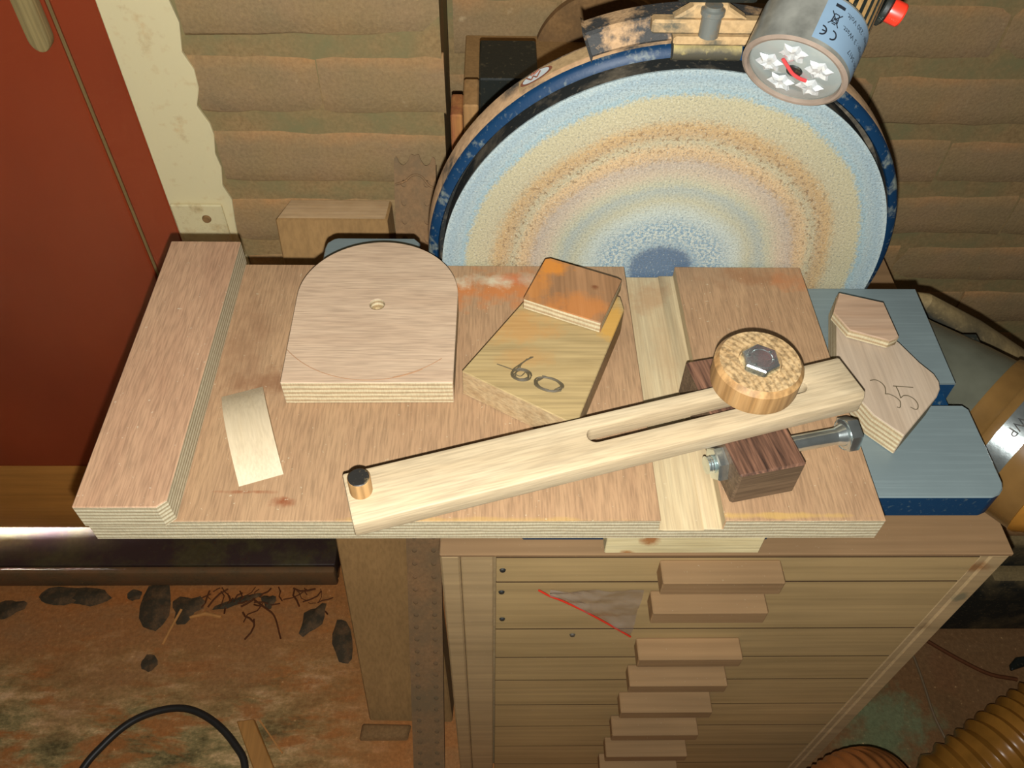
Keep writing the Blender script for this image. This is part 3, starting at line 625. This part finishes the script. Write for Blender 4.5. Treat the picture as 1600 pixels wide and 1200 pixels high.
stroke(g, scribble(30.6, 298.8, 8.2, 4.9, -.32, 12, 4), S, .4); stroke(g, scribble(30.4, 298.9, 7.8, 4.6, -.36, 11, 2), S, .34); stroke(g, [(27, 305), (29, 304.4), (32, 302.4), (36, 300.6)], S, .3); stroke(g, [(35.6, 300.2), (37, 297.5), (35, 295.8), (37.8, 296.2)], S, .35)
tag(obj('pencil_number', g, 'graphite', wd), 'pencilled 60')
g = G(); g.prism([(17.4, 357.6), (61.8, 337.6), (77.2, 373.5), (75, 375.6), (35, 393.4), (31.5, 392.6)], 0, 8.2, 0, 1); g.bevel(.5, 50)
tag(obj('glued_square', g, ['chip60', 'ply_light'], wd, (0, 0, 20)), 'small plywood square with orange dust')

d35 = thing('thirty_five_degree_block', 'plywood angle block pencilled 35 lying right of the jig', 'wood piece', (0, 0, -392.8))
poly = [(206.5, 337), (206.2, 318), (216.5, 293.5), (229.4, 278.8), (257.3, 307), (261.3, 313), (262.6, 318.5), (261.6, 324.6), (256, 333.5), (248.5, 350), (220.6, 391)]
g = G(); g.prism(poly, 0, 17.8, 0, 1); g.bevel(.5, 50); obj('block', g, ['t35', 'ply_light'], d35)
g = G(); g.prism([(210.7, 368.7), (216.4, 353.6), (238.6, 344.6), (245.4, 347.8), (244.8, 377.6), (218.5, 386.4)], 0, 7, 0, 1); g.bevel(.6, 50)
tag(obj('glued_offcut', g, ['chip35', 'ply_light'], d35, (0, 0, 18)), 'small brownish plywood offcut')
g = G(); S = 17.95
P35 = lambda a, b: (221.6+(a-240)/12*.437, 319.2-(b-345)/12*.532)      # pencil strokes of the two figures, traced on the block's top
def fig(pts): stroke(g, [P35(a, b) for a, b in pts], S, .26)
fig([(240, 345), (330, 335), (400, 375), (440, 450), (425, 530), (405, 575)]); fig([(405, 575), (470, 580), (550, 630), (595, 700), (570, 780), (545, 805), (510, 795)])
fig([(580, 440), (700, 448), (895, 465)]); fig([(625, 450), (632, 540), (625, 645)]); fig([(625, 645), (690, 605), (770, 610), (840, 670), (860, 750), (830, 820), (780, 832), (725, 795)])
tag(obj('pencil_number', g, 'graphite', d35), 'pencilled 35')

sg = thing('curved_wood_segment', 'small white curved wood segment lying near the left batten', 'wood piece', (-132.5, 279, TOP), math.radians(-70.4))
g = G(); h_ = 10; c2 = 64; n_ = 18; rows = []; Rr = ((c2/2)**2+h_*h_)/(2*h_)
for i in range(n_+1):
    xx = -c2/2+c2*i/n_; zz = math.sqrt(Rr*Rr-xx*xx)-(Rr-h_)
    rows.append([g.b.verts.new((xx, yy, z_)) for yy, z_ in ((-11.6, 0), (-11.6, max(zz, .3)), (11.6, max(zz, .3)), (11.6, 0))])
for i in range(n_):
    for k in range(4): g._f([rows[i][k], rows[i+1][k], rows[i+1][(k+1) % 4], rows[i][(k+1) % 4]], 0, True)
g._f(rows[0]); g._f(rows[-1])
obj('segment', g, 'segment', sg)

# ------------------------------------------------------------------ slotted pivot arm with its sliding block, knob and bolts
aa = math.atan2(305.3-229.1, 191.9+68.5)
ar = thing('pivot_arm', 'slotted pale wooden pivot arm with round oak knob across the jig', 'arm', (-64, 199.8, TOP), aa)
L_, W_ = 271, 29.5; zb, zt = 26.2, 37.4
slot = [(125, W_/2+1)]
def slot_loop(x0, x1, yc, r): return circ(x0, yc, r, 10, 90, 270) + circ(x1, yc, r, 10, -90, 90)
g = G(); g.prism([(0, 0), (L_-3, 0), (L_, 4), (L_-.5, W_), (0, W_)], zb, zt, 0, 0, None, 'z', [slot_loop(125, 239, 17.3, 4.2)[::-1]]); g.bevel(1.3, 50, 2)
obj('arm', g, 'beech', ar)
g = G(); g.lathe([(0, zb-12), (5.4, zb-12), (5.4, zt+10), (5, zt+10.6)], 28, 'z', (7.2, 17.6, 0)); pn = obj('pivot_pin', g, 'oak_side', ar)
g = G(); g.lathe([(5, zt+10.6), (4.6, zt+10.9), (0, zt+10.9)], 28, 'z', (7.2, 17.6, 0)); tag(obj('pin_end', g, 'blackend', pn), 'blackened end of the pin')
# knob: centre in the arm's frame
KX, KY = 215.5, 19.5
c_, s_ = math.cos(aa), math.sin(aa)
def toarm(x_, y_): dx, dy = x_+64, y_-199.8; return (dx*c_+dy*s_, -dx*s_+dy*c_)
KX, KY = toarm(134.6, 281.8)
zk = zt
g = G(); g.lathe([(12.5, 0.1), (14, .5), (14.5, 4), (12.5, 4.3)], 40, 'z', closed=True); kc_ = obj('knob_collar', g, 'oak_side', ar, (KX, KY, zk))
g = G(); g.lathe([(0, 4.2), (20.4, 4.2), (22.2, 5.8), (22.6, 8), (22.6, 18.5), (20.4, 21.4), (10.9, 21.6), (10.6, 19.5), (0, 19.5)], 64, 'z', mis=[1, 1, 1, 1, 1, 0, 0, 0]); kn = obj('knob', g, ['oak', 'oak_side'], ar, (KX, KY, zk), sharp=28)
g = G(); g.hexp((0, 0, 19.6), 17, 4.4, 'z', math.radians(15)); g.lathe([(7.2, 23.9), (7, 24.25), (5.6, 24.25), (5.4, 23.9)], 32)
for q in (20, 150, 215, 330): g.lathe([(0, 24.5), (.9, 24.3), (1.2, 23.9)], 8, 'z', (6.4*math.cos(math.radians(q)), 6.4*math.sin(math.radians(q)), 0))
bh = obj('bolt_head', g, 'zinc', kn)
# sliding block (wenge): its own small turn
gb = math.atan2(241.7-234, 158.6-123.3)
o1 = toarm(123.3, 234.2); rot = gb-aa
sb = G(); sb.box(0, 36, 0, 78, 0.1, 26); sb.bevel(1.1, 50)
for f in sb.b.faces:
    f.normal_update()
    if f.normal.z < .5: f.material_index = 1
blk = obj('sliding_block', sb, ['wenge', 'wenge_side'], ar, (o1[0], o1[1], 0), (0, 0, rot))
g = G(); g.lathe([(0, 34), (4.7, 34), (4.7, 75), (0, 75)], 28, 'x', (0, 21, 12.8)); g.lathe([(4.7, 66), (6.3, 70.5), (8.6, 71)], 28, 'x', (0, 21, 12.8)); st = obj('stop_bolt', g, 'zinc', blk, sharp=50)
g = G(); g.hexp((71, 21, 12.8), 17, 6.6, 'x', math.radians(20)); g.lathe([(8.4, 70.6), (8.4, 71.2), (0, 71.2)], 24, 'x', (0, 21, 12.8)); obj('bolt_head', g, 'zinc', blk)
g = G(); g.hexp((-.1, 18, 12.8), 17, -5.2, 'x', math.radians(12)); nt = obj('nut', g, 'zinc', blk)
g = G(); prof = [(0, -9)] + [(4.3 if k % 2 else 4.9, -8.8+k*.75) for k in range(12)]
g.lathe(prof, 20, 'x', (0, 18, 12.8)); obj('thread_end', g, 'zinc', blk)

# ------------------------------------------------------------------ small lamp over the disc
la = Vector((.4346, .7671, .4719)).normalized(); lm = Vector((.8998, -.3479, -.2631)); lm = (lm - la*lm.dot(la)).normalized(); lq = la.cross(lm)
lp = thing('work_lamp', 'finned metal work lamp with chrome bezel and blue sticker above the disc', 'lamp', (141.4, 368.4, -208.7))
lp.rotation_mode = 'QUATERNION'
lp.rotation_quaternion = Matrix(((lm.x, lq.x, la.x), (lm.y, lq.y, la.y), (lm.z, lq.z, la.z))).to_quaternion()      # local x = towards the button, z = along the body
RB = 25.6
g = G(); g.lathe([(22.4, 2.2), (22.8, .3), (24, 0), (RB, 1), (RB, 26.5), (24.4, 27.5), (20, 27.5), (20, 25), (22.4, 24)], 80, 'z', closed=True, mis=[1, 1, 1, 0, 0, 0, 0, 0, 0]); obj('bezel', g, ['chrome', 'lampring'], lp)
g = G(); g.lathe([(0, 1.6), (21, 1.9), (22.3, 2.6), (22.3, 5), (0, 5)], 64); ln = obj('lens', g, 'lens', lp)
for i, q in enumerate((30, 100, 170, 245, 318)):
    g = G(); cx_, cy_ = 12.4*math.cos(math.radians(q)), 12.4*math.sin(math.radians(q)); rows = []; rl = random.Random(i)
    for r_, h_ in ((6.4, 1.6), (5.2, .7), (3.4, .1), (1.4, .6)):
        rows.append([g.b.verts.new((cx_+r_*math.cos(k*math.pi/6)*(1.12 if k % 2 else .76), cy_+r_*math.sin(k*math.pi/6)*(1.12 if k % 2 else .76), h_+rl.uniform(-.5, .4))) for k in range(12)])
    for k in range(3):
        for j in range(12): g._f([rows[k][j], rows[k][(j+1) % 12], rows[k+1][(j+1) % 12], rows[k+1][j]])
    g._f(rows[3]); obj('reflector', g, 'facet', ln, sharp=5)
g = G(); g.lathe([(0, .5), (3.6, .8), (4, 1.7)], 24); obj('dark_centre', g, 'black', ln)
g = G(); g.tube([(q.x, q.y, q.z) for q in spline([(-8, -5, 1.2), (-4, -2.5, .4), (0, .3, .1), (4, 1.6, .3), (7.4, 2.6, 1.2)], 5)], .9, 8); obj('red_wire', g, 'redwire', ln)
g = G(); nf = 34; pr = []
for k in range(nf):
    for da, r_ in ((-.36, 22), (-.26, 24.8), (.26, 24.8), (.36, 22)):
        a = 2*math.pi*(k+da)/nf; pr.append((r_*math.cos(a), r_*math.sin(a)))
g.prism(pr, 27.6, 110, 0, 0)
for f in g.b.faces:
    c_2 = f.calc_center_median()
    if abs(f.normal.z) < .5 and math.hypot(c_2.x, c_2.y) < 23.9: f.material_index = 1
obj('finned_body', g, ['fin', 'black'], lp)
g = G(); g.lathe([(0, 24.9), (8, 24.9), (8.6, 25.6), (8.6, 27.6), (7, 28.8), (0, 28.8)], 32, 'x', (0, 0, 52)); obj('button_base', g, 'black', lp)
g = G(); g.lathe([(0, 28.9), (5.4, 28.9), (5.6, 30), (5.6, 35.4), (5, 36.2), (0, 36.2)], 32, 'x', (0, 0, 52)); obj('button', g, 'red', lp)
# sticker: bent round the bezel, u runs with the reading direction, v towards the lens
SA0, SA1 = -12., -97.                # angular span of the sticker round the bezel (local degrees)
def bend(u, v, r): a = math.radians(SA0)-u/RB; return (r*math.cos(a), r*math.sin(a), 25.6-v)
ul = math.radians(SA0-SA1)*RB; vl = 22.6
g = G(); rows = [[g.b.verts.new(bend(ul*i/24, v_, RB+.12)) for v_ in (0, vl)] for i in range(25)]
for i in range(24): g._f([rows[i][0], rows[i+1][0], rows[i+1][1], rows[i][1]], 0, True)
stk = obj('sticker', g, 'sticker', lp)
def print_on(name, b, u0, v0):
    g_ = G(); g_.b.free(); g_.b = b
    bmesh.ops.triangulate(b, faces=b.faces)
    bmesh.ops.subdivide_edges(b, edges=[e for e in b.edges if e.calc_length() > 1.4], cuts=1, use_grid_fill=False)
    for v in b.verts: v.co = Vector(bend(u0+v.co.x, v0+v.co.y, RB+.3))
    return obj(name, g_.mesh(name, 'ink', 35, False), None, stk)
for s_t, v0 in (('Model: 5417', 16.6), ('Wattage : 3 Watt.', 10.2), ('Voltage : 230 Volt.', 3.8)):
    print_on('print_line', text_mesh(s_t, 3.5), 1.2, v0)
b = bmesh.new()
def ring_arc(cx_, cy_, r_, a0, a1, w_=.75):
    vs = []
    for k in range(13):
        a = math.radians(a0+(a1-a0)*k/12); vs.append((b.verts.new((cx_+(r_-w_/2)*math.cos(a), cy_+(r_-w_/2)*math.sin(a), 0)), b.verts.new((cx_+(r_+w_/2)*math.cos(a), cy_+(r_+w_/2)*math.sin(a), 0))))
    for p, q in zip(vs, vs[1:]): b.faces.new([p[0], q[0], q[1], p[1]])
ring_arc(2.4, 2, 2.1, 80, 280); ring_arc(7.6, 2, 2.1, 80, 280); b.faces.new([b.verts.new(p) for p in ((5.5, 1.65, 0), (7.5, 1.65, 0), (7.5, 2.35, 0), (5.5, 2.35, 0))])
print_on('ce_mark', b, 27.6, 15.6)
b = bmesh.new()
def bar(x0, y0, x1, y1, w_=.5):
    d_ = Vector((x1-x0, y1-y0)).normalized(); n_2 = Vector((-d_.y, d_.x))*w_/2
    b.faces.new([b.verts.new((p[0], p[1], 0)) for p in ((x0+n_2.x, y0+n_2.y), (x0-n_2.x, y0-n_2.y), (x1-n_2.x, y1-n_2.y), (x1+n_2.x, y1+n_2.y))])
for s_ in ((-2.6, 6.5, 2.6, 0), (-2.6, 0, 2.6, 6.5), (-1.7, 5, 1.8, 5), (-1.5, 5, -1.1, .8), (1.5, 5, 1.1, .8), (-1.1, .8, 1.1, .8), (-1, 5.8, 1, 5.8), (-1.3, 3.2, 1.3, 3.2)): bar(*s_)
bar(-2.4, -3.4, 2.4, -3.4, 1.6); print_on('bin_symbol', b, 31.5, 6.8)
# gooseneck that carries the lamp, bolted to the wall
tag(obj('lamp_arm', G().tube(spline([(143+78, 508, -122.5), (215, 560, -80), (240, 650, -60), (250, 740, -110), (250, 799, -170)], 10), 7, 12), 'black'), 'black gooseneck arm behind the work lamp', 'lamp arm')
bpy.data.objects['lamp_arm'].hide_render = False

# ------------------------------------------------------------------ things behind the sander
g = G(); g.lathe([(0, 786), (66, 786), (69.5, 788.5), (69.5, 797), (60, 799)], 64, 'y')
o = obj('round_plate', g, 'tan', None, (108, 0, -436)); tag(o, 'dusty round plate on the wall behind the sander', 'plate')
sh = thing('wall_shelf', 'narrow hidden shelf on the back wall behind the sander', 'shelf', (80, 690, -424))
g = G(); g.box(-108, 80, -105, 107, 0, 9.7); g.bevel(1); obj('board', g, 'post', sh)
for x_ in (-85, 55):
    g = G(); g.box(x_, x_+12, -60, 107, -14, -.2); g.box(x_, x_+12, 95, 107, -90, -14.2); obj('bracket', g, 'post', sh)
for nm, lab, bx, m in (('wood_offcut', 'reddish wood offcut sticking out left of the sander rim', (-35, -25.2, 600, 632, -414.2, -379), 'offcut_red'), ('wood_offcut', 'taller pale wood offcut between the reddish one and the black block', (-24.6, -12.4, 600, 640, -414.2, -370), 'offcut'), ('black_block', 'black block standing tallest behind the left sander rim', (-11.8, 34, 600, 660, -414.2, -347), 'black')):
    g = G(); cx_, cy_ = (bx[0]+bx[1])/2, (bx[2]+bx[3])/2
    g.box(bx[0]-cx_, bx[1]-cx_, bx[2]-cy_, bx[3]-cy_, 0, bx[5]-bx[4]); g.bevel(1.2)
    tag(obj(nm, g, m, None, (cx_, cy_, bx[4])), lab, nm.replace('_', ' '))
po = G(); po.hexa([(-166, 389, 0), (-54, 386, 0), (-52, 423, 0), (-164, 426, 0), (-213.5, 655, 640), (-104.5, 655, 640), (-102, 687, 640), (-203.5, 687, 640)]); po.bevel(2)
for f in po.b.faces:
    f.normal_update()
    if f.normal.z > .9: f.material_index = 1
tag(obj('timber_post', po, ['post', 'posttop'], None, (0, 0, -1169.8)), 'dusty square timber post leaning on the brick pier behind the jig', 'post')
# leaning perforated channel: drawn flat (x across, z along, y out of the sheet), then leaned
sp = thing('perforated_strip', 'dust coated perforated metal channel leaning between the post and the cabinet', 'metal strip', (-82, 322, -1169))
top = Vector((-75.5, 684, -478)); bot = Vector((-82, 322, -1169)); ax_ = (top-bot); Ls = ax_.length; az = ax_.normalized(); axx = Vector((1, 0, 0)); axx = (axx-az*axx.dot(az)).normalized(); ayy = az.cross(axx)
sp.rotation_mode = 'QUATERNION'; sp.rotation_quaternion = Matrix(((axx.x, ayy.x, az.x), (axx.y, ayy.y, az.y), (axx.z, ayy.z, az.z))).to_quaternion()
edge_top = [(20, Ls-6)] + [(q.x, q.y) for q in spline([(19.5, Ls-1, 0), (17, Ls+1, 0), (14.5, Ls-5, 0), (10, Ls-7, 0), (6, Ls-2, 0), (4, Ls+3, 0), (0, Ls+2.4, 0), (-4, Ls+3, 0), (-6.5, Ls-3, 0), (-11, Ls-7, 0), (-15, Ls-4, 0), (-17, Ls+.6, 0), (-19.5, Ls-1, 0)], 5)] + [(-20, Ls-7)]
holes = []
for k in range(42):
    z_ = Ls-24-k*18
    if z_ < 14: break
    for x_ in (-11, 11): holes.append([(x_+2.9*math.cos(a), z_+3.6*math.sin(a)) for a in [math.pi*2*q/8 for q in range(8)]][::-1])
g = G(); g.prism([(-20, 0), (20, 0)]+edge_top, -1.6, 0, 0, 0, None, 'y', holes)
obj('perforated_face', g, 'strip', sp)
g = G(); g.box(-17.5, 17.5, 2.2, 3.4, 4, Ls-22); obj('inner_sheet', g, 'strip', sp)
for x_ in (-20, 18.4):
    g = G(); g.box(x_, x_+1.6, 0.2, 12, 0, Ls-8); obj('flange', g, 'strip', sp)
g = G(); g.tube([(q.x, q.y, q.z) for q in spline([(-19, -2, Ls-25), (-10, -2.4, Ls-22), (-2, -2.4, Ls-16), (6, -2.4, Ls-17), (13, -2.4, Ls-25), (19, -2, Ls-28)], 6)], 1.1, 6); obj('torn_ridge', g, 'strip', sp)

# ------------------------------------------------------------------ dust extraction on the right
dx = Vector((.655, -.755, 0)); dcen = Vector((333, 355, -456))
def along(t_): p = dcen+dx*t_; return (p.x, p.y, p.z)
da = thing('dust_hose', 'amber ribbed dust hose with metal clamp on a clear adapter right of the table', 'hose', (333, 355, -1170))
def DA(name, g_, m):
    me = g_.mesh(name, m, 40); me.transform(Matrix.Translation((-.333, -.355, 1.170))); o = bpy.data.objects.new(name, me); COL.objects.link(o); o.parent = da; return o
g = G(); g.tube([along(-78), along(-60), along(-20), along(0)], [39, 40, 45, 46.5], 40, False); DA('clear_adapter', g, 'clear_grey')
g = G(); g.tube([along(-.5), along(2), along(12), along(14), along(17), along(60)], [48.3, 49, 49, 50.5, 49, 49], 40, False); DA('cuff', g, 'amber')
g = G(); g.tube([along(19), along(19.2), along(34.8), along(35)], [49.3, 50.6, 50.6, 49.3], 48, False); cl = DA('hose_clamp', g, 'zinc')
b = text_mesh('WP', 9); g_ = G(); g_.b.free(); g_.b = b
for v in b.verts:
    a = math.radians(62)-v.co.x/50.6; up_ = Vector((0, 0, 1)); sd_ = dx.cross(up_)
    v.co = Vector(along(23+v.co.y)) + (sd_*-math.cos(a)*-1 + up_*math.sin(a))*50.9
me = g_.mesh('clamp_lettering', 'dark', 35, False); me.transform(Matrix.Translation((-.333, -.355, 1.170))); o = bpy.data.objects.new('clamp_lettering', me); COL.objects.link(o); o.parent = cl
def ribbed(path, r, period=9., amp=2.4, seg=36):
    g_ = G(); P = spline(path, 40); Q = [P[0]]; acc = 0; stp = period/5; last = P[0]; rad = []
    for p in P[1:]:
        dlt = (p-last).length
        while acc+dlt >= stp and dlt > 0:
            last = last+(p-last)*((stp-acc)/dlt); Q.append(last); dlt = (p-last).length; acc = 0
        acc += dlt; last = p
    for k in range(len(Q)): rad.append(r+amp*math.sin(2*math.pi*k/5))
    return g_.tube(Q, rad, seg)
e = along(58)
DA('ribbed_hose', ribbed([e, along(80), (430, 262, -462), (500, 215, -500), (610, 210, -600), (690, 250, -730), (730, 320, -880), (735, 372, -985), (690, 348, -1048), (603, 300, -1075), (548, 262, -1100), (552, 190, -1116), (575, 130, -1118)], 47, 17, 3.2), 'yellow_hose')
h2 = ribbed([(318, 150, -1116), (322, 175, -1010), (334, 205, -955), (364, 226, -930), (394, 236, -940), (412, 240, -985), (417, 239, -1040), (418, 237, -1116)], 44, 6, 1.1, 40)
tag(obj('copper_hose', h2, 'copper'), 'copper tinted finely ribbed hose arching in front of the cabinet', 'hose')
g = G(); g.tube([(318, 470, -450), (330, 462, -450), (378, 460, -484), (426, 458, -522), (440, 458, -532)], [4, 8, 15, 21, 21], 24)
tag(obj('tapered_duct', g, 'duct'), 'black tapered duct under tan dust behind the right table corner', 'duct')
# brown board that carries the duct behind the table
g = G(); g.box(0, 96, 0, 60, 0, 24); g.bevel(2)
tag(obj('duct_support', g, 'tan', None, (330, 440, -564.8)), 'dusty wooden rest on the cabinet below the tapered duct', 'wood rest')
g = G(); g.box(-9, 9, -6, 6, 0, 9); g.bevel(1.5); g.box(-4, 4, -6.6, -6, 2.5, 6.5)
tag(obj('toggle_latch', g, 'black', None, (331, 400, -434)), 'small black latch on the clear adapter beside the table', 'latch')
# black slotted housing on the floor, right of the cabinet
bh_ = thing('slotted_housing', 'dusty black slotted machine housing standing right of the cabinet', 'machine', (690, 560, -1170))
g = G(); g.box(-70, 130, -48, 120, 0, 262); g.bevel(14, 40, 3); obj('housing', g, 'duct', bh_)
for k in range(6):
    g = G(); g.box(-66, 126, -40+k*24, -40+k*24+13, 262.3, 274); g.bevel(3, 40, 2); obj('slat', g, 'tan', bh_)
g = G(); g.box(-60, 120, -74, -48.3, 150, 210); g.bevel(8, 40, 2); obj('front_lip', g, 'duct', bh_)
tag(obj('thin_cable', G().tube(spline([(596, 560, -1168), (604, 470, -1168), (605, 430, -1167.5), (605.5, 390, -1168), (612, 348, -1168), (613, 300, -1168)], 8), 2, 8), 'grey_cable'), 'thin brownish cable lying on the floor right of the cabinet', 'cable')
tag(obj('dark_twig', G().tube(spline([(540, 600, -1166), (610, 560, -1167), (606, 520, -1166), (690, 455, -1167), (740, 440, -1167)], 8), 2.8, 6), 'stick'), 'dark bent twig on the floor below the slotted housing', 'twig')
g = G(); g.prism([(0, 0), (34, 10), (40, 22), (14, 19), (2, 9)], 0, 8, 0, 0); g.bevel(2)
tag(obj('black_scrap', g, 'black', None, (735, 452, -1169.8)), 'small black plastic scrap on the floor at the right', 'scrap')

# ------------------------------------------------------------------ litter on the floor at the left
cbp = spline([(-540, 250, -1165), (-531, 322, -1165), (-512, 358, -1165), (-484, 388, -1165), (-448, 403.5, -1165), (-412, 405, -1165), (-375, 389, -1165), (-341, 360, -1165), (-320, 326, -1165), (-318, 250, -1165)], 12)
tag(obj('black_cable', G().tube(cbp, 4.9, 12), 'rubber'), 'thick black cable looped on the floor in front', 'cable')
def leaf(x_, y_, L2, W2, rz, lab, lobes=0, seed=0, h=5):
    g_ = G(); rl = random.Random(seed); n_3 = 14; c0 = g_.b.verts.new((0, 0, h)); ring = []; ring2 = []
    for k in range(n_3):
        a = 2*math.pi*k/n_3; q = 1+.22*math.cos(a*lobes)*(lobes > 0)+rl.uniform(-.1, .1)
        ring.append(g_.b.verts.new((L2*.55*q*math.cos(a), W2*.55*q*math.sin(a), h*.8+rl.uniform(-1, 1.5)))); ring2.append(g_.b.verts.new((L2*q*math.cos(a), W2*q*math.sin(a), .4+rl.uniform(0, 4.5))))
    for k in range(n_3):
        j = (k+1) % n_3; g_._f([c0, ring[k], ring[j]], 0, True); g_._f([ring[k], ring2[k], ring2[j], ring[j]], 0, True)
    o_ = obj('dry_leaf', g_, 'leaf', None, (x_, y_, -1169.6), (0, 0, rz), 70)
    tag(o_, lab, 'leaf')
leaf(-637, 572, 32, 15, .05, 'greyer dry leaf at the far left beside the threshold', 0, 1)
leaf(-597, 571, 32, 14, -.05, 'dark flat leaf overlapping the greyer one beside the threshold', 0, 2, 7)
leaf(-530, 573, 11, 9, .2, 'tiny dark leaf lying between the two leaf pairs', 0, 3, 3)
leaf(-494, 556, 22, 38, .1, 'large upright oval dark leaf left of the straws', 0, 4, 9)
leaf(-449, 552, 22, 20, .4, 'ragged dark leaf touching the two straws', 3, 5, 7)
leaf(-376, 562, 30, 7, .35, 'narrow curled leaf below the threshold, right of the straws', 2, 6)
leaf(-331, 563, 10, 12, .6, 'small crumpled leaf near the middle of the threshold', 3, 7)
leaf(-262, 535, 14, 26, -.5, 'dark torn leaf left of the leaning post', 4, 8, 8)
leaf(-215, 500, 14, 34, .25, 'dark rounded leaf half behind the leaning post', 0, 9, 8)
leaf(-481, 470, 11, 12, .3, 'round grey leaf lying alone on the pale worn patch', 0, 10, 4)
leaf(-706, 552, 22, 14, .3, 'brown curled leaf at the very left edge', 3, 11, 6)
g = G(); rl = random.Random(21)
for k in range(34):
    x0 = rl.uniform(-425, -235); y0 = 586-abs(rl.gauss(0, 20)); a = rl.uniform(-2.6, -.5); L3 = rl.uniform(12, 46); q = [(x0, y0, -1168.4)]
    for m_ in range(3): a += rl.uniform(-.7, .7); q.append((q[-1][0]+L3/3*math.cos(a), q[-1][1]+L3/3*math.sin(a)*.8, -1168.4+rl.uniform(0, 4)))
    g.tube(q, rl.uniform(.5, 1.5), 5)
tag(obj('root_tangle', g, 'stick'), 'tangle of thin dark roots and crumbs below the threshold', 'litter', None, 'stuff')
tag(obj('straw_piece', G().tube([(-452, 546, -1158), (-463, 520, -1165), (-470, 497, -1168)], 1.9, 8), 'straw'), 'short straw leaning on the ragged leaf', 'straw')
tag(obj('straw_piece', G().tube([(-440, 537, -1166), (-418, 542, -1164), (-395, 538, -1167)], [2, 3.4, 2.4], 8), 'straw'), 'thicker pale straw lying crosswise right of the ragged leaf', 'straw')
tag(obj('thin_twig', G().tube(spline([(-360, 570, -1167), (-335, 552, -1165), (-318, 538, -1166), (-304, 505, -1168)], 6), 1.4, 6), 'stick'), 'thin bent twig below the middle of the threshold', 'twig')
g = G(); g.hexa([(-344, 389, 0), (-320, 392, 0), (-254, 280, 0), (-280, 272, 0), (-343, 388, 6), (-321, 391, 6), (-255, 281, 6), (-279, 273, 6)]); g.bevel(1)
tag(obj('wood_lath', g, 'lath', None, (0, 0, -1169.8)), 'yellowish wooden lath lying beside the black cable', 'lath')
tag(obj('straw_piece', G().tube([(-314, 391, -1168), (-292, 366, -1168), (-276, 348, -1168)], 1.2, 6), 'straw'), 'thin straw lying right of the lath', 'straw')
g = G(); g.hexa([(-178, 362, 0), (-112, 362, 0), (-108, 384, 0), (-176, 386, 0), (-174, 366, 9), (-116, 366, 9), (-112, 380, 9), (-172, 382, 9)]); g.bevel(2)
tag(obj('rubble_lump', g, 'tan', None, (0, 0, -1169.8)), 'flat lump of rubble at the foot of the leaning post', 'rubble')
